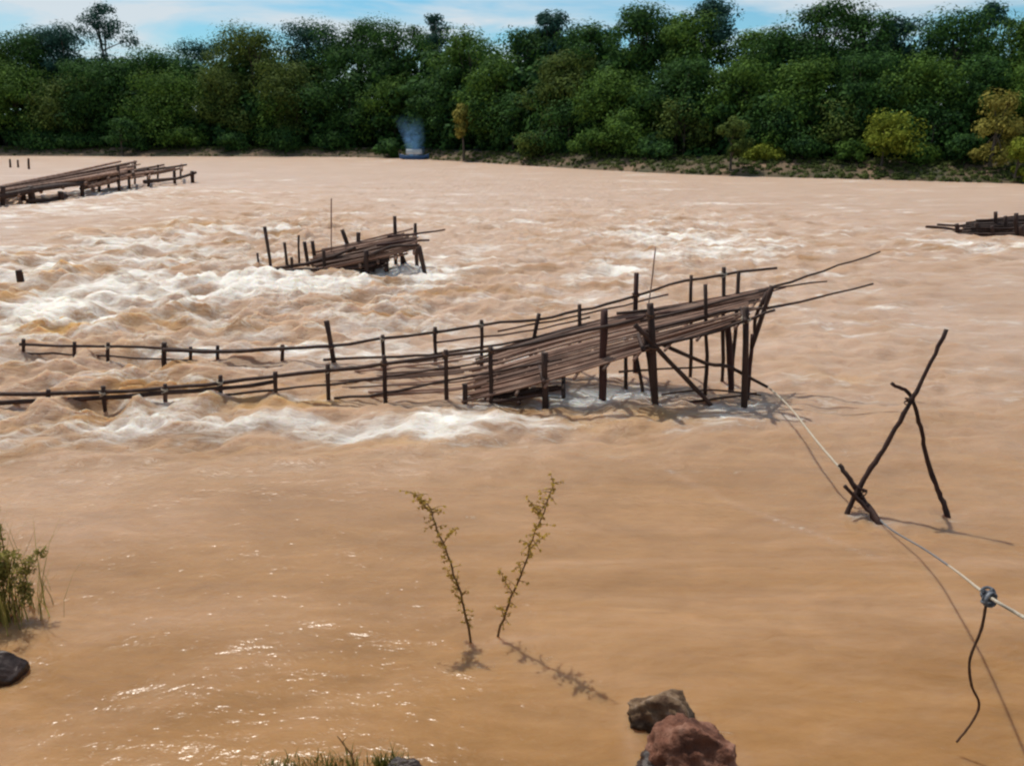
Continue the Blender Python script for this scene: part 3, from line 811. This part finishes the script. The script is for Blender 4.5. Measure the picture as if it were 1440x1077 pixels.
T.pole('cross_beam', [(1049, 452, -.15), (1034, 418, 1.1)], 0, .055, 'wet_wood', 4)
T.pole('cross_beam', [(765, 538, -.1), (748, 478, 1.08)], 0, .055, 'wet_wood', 4)

for (lx, ly, lt, lr) in [(145, 553, 0, .075), (232, 548, 0, .08), (310, 538, 0, .075), (461, 521, 0, .075), (540, 512, 0, .075), (627, 500, 0, .075), (690, 494, 0, .07), (152, 488, 1, .07), (231, 491, 1, .09), (397, 490, 1, .07),
                         (466, 487, 1, .095), (538, 477, 1, .07), (612, 468, 1, .07), (677, 457, 1, .07), (915, 444, 0, .095), (894, 416, 1, .085), (1018, 386, 1, .07), (1049, 450, 0, .10), (918, 490, 0, .11)]:
    q_ = T.P(lx, ly, lt); lb_ = MB(); a = np.linspace(0, 2 * math.pi, 11)
    for i in range(4):
        lb_.tube(np.c_[q_[0] + lr * .84 * np.cos(a), q_[1] + lr * .84 * np.sin(a), q_[2] + .022 * (i - 1.5) + .03 * np.cos(a + 1.6 * i)], .009, 5, i)
    lb_.build('lashing', M['rope_pale'] if int(lx) % 3 else M['cord'], T.root)
# --- the wrecked trap behind it
o1 = W(490, 384)
T2 = Trap('broken dark fish trap with leaning stakes, standing in white water behind the longest trap',
          [(350, 384), (640, 387)], [(350, 372), (640, 374)], (o1[0], o1[1], 0), 23, 1.15)
for a in [(372, 319, 382, 384, 0, .055), (362, 356, 364, 376, .5, .04), (400, 341, 404, 378, .4, .05), (420, 331, 421, 378, .8, .04), (428, 340, 433, 376, .7, .06), (439, 339, 444, 374, .9, .06),
          (481, 323, 494, 362, 1, .07), (504, 327, 505, 372, 1, .07), (555, 304, 557, 372, 1, .06), (584, 314, 586, 372, 1, .06), (560, 350, 573, 379, .6, .07), (589, 346, 598, 388, 0, .075),
          (515, 352, 516, 385, 0, .08), (524, 355, 525, 386, .2, .07), (410, 362, 411, 384, .1, .05), (455, 352, 457, 382, .1, .06), (563, 340, 566, 380, .8, .05)]:
    T2.post(*a)
T2.pole('post', [(466, 279), (466, 320), (466, 364)], .8, .022, 'bamboo', 3)
T2.deck([(440, 385), (515, 368), (590, 349)], [(430, 362), (510, 344), (590, 326)], 30, .042, 'bamboo', 'ramp', (0, .15), (.85, 1.0), 0, 1, 6, .06)
T2.deck([(450, 388), (500, 381), (548, 372)], [(440, 370), (500, 358), (548, 348)], 20, .06, 'wet_wood', 'dark_under_slats', (0, .2), (.7, 1.0), 0, .8, 3, .09)
T2.pole('outrigger', [(545, 333), (585, 329), (626, 323)], .9, .05, 'red_wood', 3, 0, .5)
T2.pole('outrigger', [(530, 345), (570, 339), (604, 338)], .4, .05, 'red_wood', 3, 0, .6)
T2.pole('rail', [(385, 378), (430, 371), (470, 360), (500, 348)], .3, .06, 'wet_wood', 3)
T2.pole('rail', [(392, 382), (430, 379), (455, 379)], 0, .07, 'wet_wood', 3)
T2.pole('brace', [(520, 360), (550, 347), (590, 345)], 0, .06, 'wet_wood', 3)

# --- the long trap at the far left
o2 = W(150, 272)
T3 = Trap('long low dark fish trap reaching in from the left edge toward the far bank',
          [(-120, 300), (60, 286), (170, 270), (280, 256)], [(-120, 288), (60, 275), (170, 262), (280, 249)], (o2[0], o2[1], 0), 37, 2.2)
T3.deck([(-90, 290), (0, 274), (100, 257), (200, 238)], [(-90, 280), (0, 265), (100, 247), (200, 226)], 26, .05, 'bamboo', 'ramp', (0, .1), (.85, 1.0), 0, 1, 9, .10)
T3.deck([(110, 268), (150, 258), (180, 250), (225, 243), (262, 234)], [(110, 258), (150, 250), (180, 243), (225, 236), (262, 228)], 9, .05, 'bamboo', 'side_slats', (0, .3), (.6, 1.0), 0, 1, 4, .1)
for a in [(42, 262, 46, 285, 0, .10), (32, 264, 34, 286, .2, .08), (85, 270, 87, 289, -.1, .09), (115, 256, 116, 276, 0, .07), (166, 232, 168, 272, 0, .06), (181, 238, 182, 268, .2, .06), (208, 236, 209, 264, .2, .06),
          (245, 240, 246, 264, .1, .07), (270, 241, 271, 258, 0, .09), (139, 244, 140, 272, .3, .06), (152, 236, 153, 268, .8, .06), (190, 226, 190, 262, 1, .05), (222, 232, 222, 258, .9, .05), (254, 232, 254, 254, .9, .05), (4, 262, 4, 292, 0, .07)]:
    T3.post(*a)
T3.pole('rail', [(38, 283), (70, 281), (94, 276)], -.05, .07, 'wet_wood', 3)
T3.pole('rail', [(203, 256), (248, 251), (275, 243)], 0, .08, 'wet_wood', 3)
T3.pole('rail', [(-90, 293), (0, 277), (60, 265), (120, 258)], 0, .11, 'wet_wood', 3)
T3.pole('rail', [(120, 252), (160, 243), (215, 239), (262, 232)], .5, .06, 'wet_wood', 3)

# --- the low trap at the right edge
o3 = W(1420, 334)
T4 = Trap('low dark fish trap half under the water at the right edge',
          [(1280, 330), (1600, 336)], [(1280, 322), (1600, 326)], (o3[0], o3[1], 0), 51, 1.5)
T4.deck([(1338, 329), (1374, 328), (1405, 329), (1440, 329), (1560, 330)], [(1350, 320), (1374, 315), (1400, 310), (1440, 304), (1560, 292)], 30, .05, 'wet_wood', 'ramp', (0, .25), (.9, 1.0), 0, 1, 7, .10)
T4.pole('outrigger', [(1302, 319), (1330, 321), (1355, 326)], .4, .05, 'wet_wood', 3)
T4.pole('outrigger', [(1318, 316), (1350, 318), (1380, 319)], .8, .045, 'wet_wood', 3)
for a in [(1345, 315, 1347, 330, .2, .07), (1374, 313, 1372, 331, .1, .08), (1400, 298, 1400, 331, .5, .06), (1429, 300, 1429, 336, 0, .07), (1414, 304, 1414, 334, .3, .06), (1460, 296, 1460, 336, .1, .06), (1395, 318, 1396, 333, 0, .06), (1436, 318, 1437, 338, -.1, .08)]:
    T4.post(*a)
T4.pole('rail', [(1374, 331), (1410, 331), (1450, 327)], 0, .07, 'wet_wood', 3)

# loose stakes in the river
def stake(px, y0, y1, r, label, lean=0, grp='lone stakes in the river'):
    b_ = W(px, y1); tp = D(px + lean, y0, b_[1])
    MBo = MB().tube(spline([tp, (tp + b_) / 2 + np.array([.02, 0, 0]), b_ + np.array([0, 0, -.8])], 8), np.linspace(r * .8, r, 8), 8, int(px), .08)
    tag(MBo.build('stake', M['wet_wood'], None, True, tuple(b_)), label, 'stake', grp)
stake(29, 380, 402, .13, 'thick dark stump standing in the rapids at the left, between the trap fences', -3)
stake(14, 224, 236, .16, 'left one of three small far stakes near the top left bank')
stake(25, 225, 236, .15, 'middle one of three small far stakes near the top left bank')
stake(40, 223, 238, .17, 'right one of three small far stakes near the top left bank')

# ------------------------------------------------------------------ crossed poles
Yp = W(1205, 722)[1]
pr = empty('crossed_poles', W(1210, 728))
tag(pr, 'crossed dark driftwood poles standing in the water at the right, tied where they cross', 'poles')
def cpole(pts, Ys, r0, r1, seed, name='pole', mat='dark_pole'):
    P = np.array([D(a, b, y) for (a, b), y in zip(pts, Ys)])
    v = P[-1] - P[-2]; v /= np.linalg.norm(v)
    P = np.vstack([P, P[-1] + v * .25 + np.array([0, 0, -.25])])
    n = 6 * (len(P) - 1)
    S = spline(P, n); rg = np.random.RandomState(seed)
    S[1:-1] += rg.normal(0, .005, (n - 2, 3))
    return MB().tube(S, np.linspace(r0, r1, n) * (1 + rg.uniform(-.12, .12, n)), 9, seed, .06).build(name, M[mat], pr)
cpole([(1331, 463), (1300, 528), (1278, 570), (1245, 628), (1213, 678), (1190, 725)], [Yp + .25, Yp + .2, Yp + .15, Yp + .1, Yp + .05, Yp - .05], .026, .040, 1)
Yq = W(1332, 724)[1]
cpole([(1254, 539), (1280, 556), (1294, 598), (1304, 646), (1319, 690), (1331, 722)], [Yp + .2, Yp + .24, Yp + .22, Yp + .2, Yp + .1, Yq], .024, .040, 2)
cpole([(1180, 653), (1198, 678), (1215, 704), (1238, 738)], [Yp + .25, Yp + .1, Yp - .02, W(1238, 738)[1]], .034, .044, 3, 'prop')
cpole([(1188, 683), (1210, 706), (1232, 734)], [Yp - .05, Yp - .1, W(1232, 734)[1]], .026, .032, 4, 'prop')
q = D(1279, 563, Yp + .19)
lash = MB()
for i in range(3):
    a = np.linspace(0, 2 * math.pi, 13)
    lash.tube(np.c_[q[0] + .055 * np.cos(a), q[1] + .07 * np.sin(a), q[2] + .02 * (i - 1) + .03 * np.cos(a + i)], .008, 5)
q = D(1210, 690, Yp + .05)
for i in range(4):
    a = np.linspace(0, 2 * math.pi, 13)
    lash.tube(np.c_[q[0] + .075 * np.cos(a), q[1] + .10 * np.sin(a), q[2] + .025 * (i - 1.5) + .05 * np.cos(a + i)], .009, 5)
lash.build('lashing', M['dark_pole'], pr)

# ------------------------------------------------------------------ rope with its knot, and the cord that hangs from it
Yr0 = T.f(1080)
rp = [D(1079, 543, Yr0 + .3), D(1110, 572, Yr0 - 1.1), D(1150, 622, Yp + 1.4), D(1186, 664, Yp + .35), D(1212, 698, Yp + .16), W(1245, 738, .06), D(1300, 772, 8.6), D(1345, 803, 7.2), D(1390, 838, 5.6), D(1440, 868, 5.25), D(1560, 940, 4.4)]
RS = spline(rp, 90)
rope = empty('mooring_rope', rp[0]); tag(rope, 'pale rope stretched from the longest trap past the crossed poles to the lower right corner', 'rope')
k1 = 33; k2 = 60
MB().tube(RS[:k1 + 1], .016, 7, 1, .1).build('strand', M['rope_pale'], rope)
MB().tube(RS[k1:k2 + 1], .012, 7, 2, .1).build('strand', M['rope_grey'], rope)
MB().tube(RS[k2:], np.linspace(.011, .017, 90 - k2), 7, 3, .1).build('strand', M['rope_pale'], rope)
kc = D(1391, 840, 5.58)
kn = MB(); rg = np.random.RandomState(5)
for i in range(9):
    a = np.linspace(0, 2 * math.pi * rg.uniform(.8, 1.15), 16)
    ax = rg.normal(size=3); ax /= np.linalg.norm(ax)
    b_ = np.cross(ax, [0, .3, 1]); b_ /= np.linalg.norm(b_); c_ = np.cross(ax, b_)
    rr_ = rg.uniform(.025, .05)
    kn.tube(kc + rg.normal(0, .016, 3) + rr_ * np.cos(a)[:, None] * b_ + rr_ * 1.15 * np.sin(a)[:, None] * c_, rg.uniform(.008, .014), 6, i, .15)
for i in range(4):
    e = kc + np.array([rg.uniform(-.07, .02), rg.uniform(-.03, .03), rg.uniform(.02, .09)])
    kn.tube(spline([kc, (kc + e) / 2 + rg.normal(0, .012, 3), e], 6), np.linspace(.012, .006, 6), 5, i)
kn.build('knot', M['cloth_grey'], rope)
cp = [D(1387, 848, 5.57), D(1380, 884, 5.57), D(1364, 926, 5.56), D(1366, 962, 5.56), D(1377, 990, 5.56), D(1366, 1016, 5.55), D(1349, 1038, 5.55), D(1345, 1043, 5.55)]
cord = MB().tube(spline(cp, 44), np.linspace(.012, .009, 44), 7, 9, .15).build('hanging_cord', M['cord'], None, True, tuple(cp[0]))
tag(cord, 'wavy brown cord hanging from the grey knot almost to the water', 'cord')

# ------------------------------------------------------------------ two flooded plant stems
LEAF['dry'] = leaf_mat('dry_yellow_leaves', (0.30, 0.17, 0.030), (0.62, 0.44, 0.090), .5, .55)
def stem_plant(pts, Y0, lean, label, seed):
    rg = np.random.RandomState(seed)
    P = [D(a, b, Y0 + lean * i / (len(pts) - 1)) for i, (a, b) in enumerate(pts)]
    root = empty('flooded_plant', P[0]); tag(root, label, 'plant', 'leafy stems sticking out of the flood')
    P.insert(0, P[0] + np.array([0, 0, -.5]))
    S = spline(P, 40)
    S[8:] += np.cumsum(rg.normal(0, .006, (32, 3)), axis=0) * np.array([1, 1, .4])
    st = MB().tube(S, np.linspace(.017, .004, 40), 6, seed, .12)
    lv = []
    for i in range(10, 40):
        for _ in range(2 if rg.uniform() < .7 else 1):
            d_ = rg.normal(size=3) * np.array([1, .7, .45]); d_ /= np.linalg.norm(d_)
            ln = rg.uniform(.05, .15)
            e = S[i] + d_ * ln
            st.tube(spline([S[i], (S[i] + e) / 2 + (0, 0, .01), e], 4), np.linspace(.005, .002, 4), 4, i)
            lv.append(e); lv.append((S[i] + e) / 2)
        lv.append(S[i] + rg.normal(0, .012, 3))
    lv.append(S[-1]); lv.append(S[-2])
    for k in (17, 24, 31):
        sd_ = (-1) ** k * rg.uniform(.10, .2)
        B_ = spline([S[k], S[k] + (sd_ * .5, rg.uniform(-.05, .05), .10), S[k] + (sd_, rg.uniform(-.08, .08), rg.uniform(.14, .26))], 9)
        st.tube(B_, np.linspace(.006, .002, 9), 5, k)
        for q_ in B_[2:]: lv.append(q_ + rg.normal(0, .02, 3)); lv.append(q_)
    st.build('stem', M['stem'], root)
    lv = np.array(lv)
    V, F = leaves(rg, lv, np.full(len(lv), .024), 3, .021)
    mesh_np('leaves', V, F, LEAF['dry'], root)
YS = W(662, 905)[1]
stem_plant([(662, 905), (656, 870), (645, 830), (628, 778), (612, 738), (598, 712), (578, 694)], YS, .25, 'reddish stem leaning left out of the water in the foreground', 4)
stem_plant([(700, 897), (708, 870), (722, 836), (740, 788), (757, 746), (772, 716), (785, 684)], W(700, 897)[1], -.15, 'yellow-leaved stem leaning right out of the water in the foreground', 8)

# ------------------------------------------------------------------ rocks
def rock(name, c, r, sq, mat, label, seed, grp=None, rough=.28):
    rg = np.random.RandomState(seed)
    import bmesh
    bm = bmesh.new(); bmesh.ops.create_icosphere(bm, subdivisions=5, radius=1)
    V = np.array([v.co[:] for v in bm.verts]); F = np.array([[v.index for v in f.verts] for f in bm.faces]); bm.free()
    o_ = rg.uniform(0, 50, 3)
    n_ = fbm(V[:, 0] * 1.3 + o_[0] + V[:, 2], V[:, 1] * 1.3 + o_[1] - V[:, 2], 4)
    # faceted cuts
    for i in range(9):
        d = rg.normal(size=3); d /= np.linalg.norm(d); cut = rg.uniform(.62, .85)
        over = np.maximum(V @ d - cut, 0); V = V - over[:, None] * d * .85
    n2_ = fbm(V[:, 0] * 4 + o_[1], V[:, 1] * 4 + V[:, 2] * 3.3, 4)
    V = V * (1 + rough * n_ + rough * .38 * n2_)[:, None]
    V = V * np.array(sq) * r
    o = mesh_np(name, V + np.array(c), F, M[mat], None, True, tuple(c))
    tag(o, label, 'rock', grp)
    return o
c = W(970, 1066, .0)
rock('rock', (c[0], c[1] - .06, .05), .375, (1.0, .85, .95), 'laterite', 'red-brown laterite boulder at the bottom edge of the water', 3, 'rocks at the near shore')
c = W(932, 1018, .0)
rock('rock', (c[0], c[1] + .05, .06), .29, (1.25, .8, .72), 'grey_rock', 'brown rock with pale flecks leaning behind the red boulder', 12, 'rocks at the near shore')
c = W(940, 1085, 0)
rock('rock', (c[0], c[1], .02), .26, (1, .8, .7), 'black_rock', 'black wet rock tucked under the left of the red boulder', 16, 'rocks at the near shore')
c = W(6, 950, 0)
rock('rock', (c[0], c[1], .06), .22, (1.1, .8, .9), 'black_rock', 'smooth black rock in shallow water at the left edge', 21, 'rocks at the near shore', .12)
c = W(570, 1084, 0)
rock('rock', (c[0], c[1], .02), .12, (1.2, .8, .8), 'black_rock', 'small dark stone in the grass at the bottom edge', 25, 'rocks at the near shore')

# ------------------------------------------------------------------ near bank plants
LEAF['grass'] = leaf_mat('grass_blades', (0.075, 0.075, 0.016), (0.190, 0.185, 0.045), .6, .3)
LEAF['shrub'] = leaf_mat('shrub_leaves', (0.150, 0.135, 0.034), (0.380, 0.330, 0.095), .6, .45)
def blades(rg, pts, hgt, wid):
    V = []; F = []; n = 0
    for p_ in pts:
        h = hgt * rg.uniform(.5, 1.2); a = rg.uniform(0, 6.28); b_ = rg.uniform(.1, .6) * h
        d = np.array([math.cos(a), math.sin(a), 0]); s = np.array([-d[1], d[0], 0]) * wid * rg.uniform(.6, 1.2)
        for k in range(4):
            u = k / 3
            c_ = p_ + d * b_ * u * u + np.array([0, 0, h * (u - .18 * u * u)])
            w_ = s * (1 - u * .92)
            V += [c_ - w_, c_ + w_]
        for k in range(3):
            F.append((n + 2 * k, n + 2 * k + 1, n + 2 * k + 3, n + 2 * k + 2))
        n += 8
    return np.array(V), np.array(F)
rg = np.random.RandomState(6)
pts = []
for i in range(2600):
    x = rg.uniform(-7, 5.5); y = rg.uniform(2.5, 5.0)
    e = near_y(np.array([x]))[0] - y
    dens = .5 + .9 * float(fbm(np.array([x * .9]), np.array([y * .9]), 2)[0])
    if e < -.02 or rg.uniform() > dens: continue
    z = float(ground_z(np.array([x]), np.array([y]))[0])
    pts.append(np.array([x, y, z - .01]))
V, F = blades(rg, pts, .16, .006)
GV, GF = [V], [F]; gn = len(V)
for px, py, n_, sp_, h in [(404, 1080, 150, .13, .17), (470, 1081, 220, .16, .18), (548, 1077, 200, .07, .20)]:
    c_ = W(px, py, 0)
    q_ = [np.array([c_[0] + rg.normal(0, sp_), c_[1] + rg.normal(0, sp_ * .4), -.05]) for i in range(n_)]
    V, F = blades(rg, q_, h, .009)
    GV.append(V); GF.append(F + gn); gn += len(V)
tag(mesh_np('grass', np.vstack(GV), np.vstack(GF), LEAF['grass']), 'olive grass growing on the near bank along the bottom edge', 'grass', kind='stuff')
def sprig(px0, py0, pts, label):
    c_ = W(px0, py0, 0)
    S = spline([c_ + (0, 0, -.1)] + [D(a, b, c_[1] + .02) for a, b in pts], 16)
    mb = MB().tube(S, np.linspace(.008, .004, 16), 5)
    for k in (6, 9, 12):
        mb.tube(spline([S[k], S[k] + np.array([.04 * (-1) ** k, .01, .05])], 3), [.004, .003, .002], 4)
    tag(mb.build('dry_sprig', M['stem'], None, True, tuple(c_)), label, 'sprig')
sprig(500, 1090, [(496, 1066), (486, 1050), (474, 1034)], 'dry brown sprig rising from the grass at the bottom edge')

def shrub(px, py, H, rad, label, seed, lf='shrub'):
    c_ = W(px, py, 0); rg_ = np.random.RandomState(seed)
    root = empty('shrub', (c_[0], c_[1], 0)); tag(root, label, 'shrub', 'shrubs at the left edge of the near water')
    mb = MB(); cs_ = []
    for i in range(16):
        a = rg_.uniform(0, 6.28); rr_ = rad * rg_.uniform(.2, 1.0) ** .7
        e = c_ + np.array([rr_ * math.cos(a), rr_ * math.sin(a) * .8, H * rg_.uniform(.45, 1.05)])
        b_ = c_ + np.array([rg_.normal(0, .05), rg_.normal(0, .05), -.2])
        S = spline([b_, (b_ + e) / 2 + rg_.normal(0, .05, 3) + (0, 0, .08), e], 9)
        mb.tube(S, np.linspace(.010, .003, 9), 5, i)
        for k in range(4, 9): cs_.append(S[k] + rg_.normal(0, .03, 3))
    mb.build('branches', M['stem'], root)
    cs_ = np.array(cs_)
    V, F = leaves(rg_, cs_, np.full(len(cs_), .085), 60, .022, .8, .6)
    V2, F2 = blades(rg_, [c_ + np.array([rg_.normal(0, rad * .45), rg_.normal(0, rad * .35), -.1]) for i in range(170)], H * .95, .008)
    V, F = np.vstack([V, V2]), np.vstack([F, F2 + len(V)])
    mesh_np('leaves', V, F, LEAF[lf], root)
shrub(-4, 868, 1.15, .52, 'yellow-green grassy shrub hanging over the water at the left edge', 3)
shrub(-60, 800, 1.1, .38, 'taller thin shrub behind the yellow-green one at the left edge', 9)

# ------------------------------------------------------------------ boat and smoke on the far bank
m, t, out = newmat('blue_paint')
p = t.nodes.new('ShaderNodeBsdfPrincipled'); nn_ = noise(t, 3, 4, .6, obj_co(t))
rp_ = ramp(t, nn_.outputs['Fac'], [(.3, (.020, .075, .19)), (.7, (.035, .12, .28))]); t.links.new(rp_.outputs[0], p.inputs['Base Color']); p.inputs['Roughness'].default_value = .5
t.links.new(p.outputs[0], out.inputs[0]); M['blue'] = m
m, t, out = newmat('white_canvas')
p = t.nodes.new('ShaderNodeBsdfPrincipled'); nn_ = noise(t, 4, 4, .6, obj_co(t))
rp_ = ramp(t, nn_.outputs['Fac'], [(.3, (.62, .68, .72)), (.7, (.82, .85, .86))]); t.links.new(rp_.outputs[0], p.inputs['Base Color']); p.inputs['Roughness'].default_value = .7
t.links.new(p.outputs[0], out.inputs[0]); M['white'] = m
bc = bank_at(584); bx, by = bc[0], bc[1] - 1.6
boat = empty('boat', (bx, by, 0)); tag(boat, 'small blue boat with a white canopy moored at the far bank under the smoke', 'boat')
NS, NR = 21, 9
V = []
for i in range(NS):
    u = i / (NS - 1) * 2 - 1
    hw = .75 * (1 - abs(u) ** 3.0) ** .7 + .03; kz = -.15 + .35 * abs(u) ** 3; tz = .62 + .45 * abs(u) ** 2.5
    for j in range(NR):
        a = -1 + 2 * j / (NR - 1)
        V.append((bx + u * 2.9, by + hw * math.copysign(abs(a) ** .7, a), kz + (tz - kz) * abs(a) ** 2.2))
V = np.array(V); inner = V.copy(); inner[:, 1] = by + (V[:, 1] - by) * .9; inner[:, 2] += .05
F1 = grid_faces(NS, NR); F2 = F1[:, ::-1] + len(V)
rim = []
for j0 in (0, NR - 1):
    for i in range(NS - 1):
        a, b = i * NR + j0, (i + 1) * NR + j0
        rim.append((a, b, b + len(V), a + len(V)))
mesh_np('hull', np.vstack([V, inner]), np.vstack([F1, F2, np.array(rim)]), M['blue'], boat, True)
cv = []
for sh in (0, .03):
    for i in range(2):
        for j in range(13):
            a = math.pi * (0.06 + .88 * j / 12)
            cv.append((bx - 1.5 + 3.0 * i, by - (.80 - sh) * math.cos(a), 0.80 + (1.15 - sh) * math.sin(a)))
cv = np.array(cv)
Fc = np.vstack([grid_faces(2, 13), grid_faces(2, 13)[:, ::-1] + 26])
edge = [(j, j + 1, j + 27, j + 26) for j in range(12)] + [(13 + j, 13 + j + 1, 13 + j + 27, 13 + j + 26) for j in range(12)] + [(0, 13, 39, 26), (12, 25, 51, 38)]
mesh_np('canopy', cv, np.vstack([Fc, np.array(edge)]), M['white'], boat, True)
for sx_ in (-1.42, 0, 1.42):
    for sy_ in (-.7, .7):
        MB().tube([(bx + sx_, by + sy_ * .85, .35), (bx + sx_, by + sy_ * 1.1, 1.27)], .03, 6).build('canopy_post', M['blue'], boat)

sb = np.array([bx - .1, bc[1] + 1.8, 0])
sb[2] = float(ground_z(np.array([sb[0]]), np.array([sb[1]]))[0])
V = []
NA = 20
prof = [(0.0, 1.7, 0), (1.2, 2.1, 0), (3, 2.6, .0), (5, 3.2, -.3), (7, 3.7, -.9), (9.5, 4.2, -2.0), (12, 3.6, -3.4), (13.5, 1.6, -4.2)]
pz = spline([(a, b, c_) for a, b, c_ in prof], 26)
for z_, r_, o_ in pz:
    a = np.linspace(0, 2 * math.pi, NA, endpoint=False)
    for q in a: V.append((sb[0] + o_ + r_ * math.cos(q), sb[1] + r_ * .7 * math.sin(q) + .1 * z_, sb[2] + z_ + .02))
F = []
for i in range(25):
    for j in range(NA):
        F.append((i * NA + j, i * NA + (j + 1) % NA, (i + 1) * NA + (j + 1) % NA, (i + 1) * NA + j))
V.append((sb[0], sb[1], sb[2] + .02)); V.append((sb[0] - 4.2, sb[1] + 1.35, sb[2] + 13.6))
nV = 26 * NA
for j in range(0, NA, 2):
    F.append((nV, (j + 2) % NA, j + 1, j))
    F.append((nV + 1, 25 * NA + j, 25 * NA + j + 1, 25 * NA + (j + 2) % NA))
m, t, out = newmat('smoke')
co = obj_co(t)
n_ = noise(t, .55, 6, .65, co, 1.6)
rr_ = ramp(t, n_.outputs['Fac'], [(.42, (0, 0, 0)), (.66, (1, 1, 1))])
sp_ = t.nodes.new('ShaderNodeSeparateXYZ'); t.links.new(co, sp_.inputs[0])
def mth(op, a_, b_=None, c_=None):
    n = t.nodes.new('ShaderNodeMath'); n.operation = op
    for i_, v_ in enumerate((a_, b_, c_)):
        if v_ is None: continue
        if hasattr(v_, 'links'): t.links.new(v_, n.inputs[i_])
        else: n.inputs[i_].default_value = v_
    return n.outputs[0]
z_ = sp_.outputs['Z']
ox = mth('MULTIPLY', mth('MULTIPLY', z_, z_), -0.024)
rad_ = mth('MULTIPLY_ADD', z_, .22, 1.7)
ux = mth('DIVIDE', mth('SUBTRACT', sp_.outputs['X'], ox), rad_)
uy = mth('DIVIDE', mth('SUBTRACT', sp_.outputs['Y'], mth('MULTIPLY', z_, .1)), mth('MULTIPLY', rad_, .7))
r2_ = mth('ADD', mth('MULTIPLY', ux, ux), mth('MULTIPLY', uy, uy))
fall = mth('MAXIMUM', mth('SUBTRACT', 1.0, r2_), 0.0)
fd = t.nodes.new('ShaderNodeMapRange'); fd.inputs['From Min'].default_value = 0; fd.inputs['From Max'].default_value = 8.5; fd.inputs['To Min'].default_value = 1.5; fd.inputs['To Max'].default_value = .0
t.links.new(z_, fd.inputs['Value'])
dens_ = mth('MULTIPLY', mth('MULTIPLY', mth('MULTIPLY', fd.outputs[0], fd.outputs[0]), fall), mth('ADD', rr_.outputs[0], .05))
pv = t.nodes.new('ShaderNodeVolumePrincipled'); pv.inputs['Color'].default_value = (.30, .60, 1.0, 1)
t.links.new(dens_, pv.inputs['Density'])
t.links.new(pv.outputs[0], out.inputs['Volume'])
sm = mesh_np('smoke', V, F, m, None, True, tuple(sb))
tag(sm, 'thin blue smoke drifting up from the far bank behind the boat', 'smoke', kind='stuff')
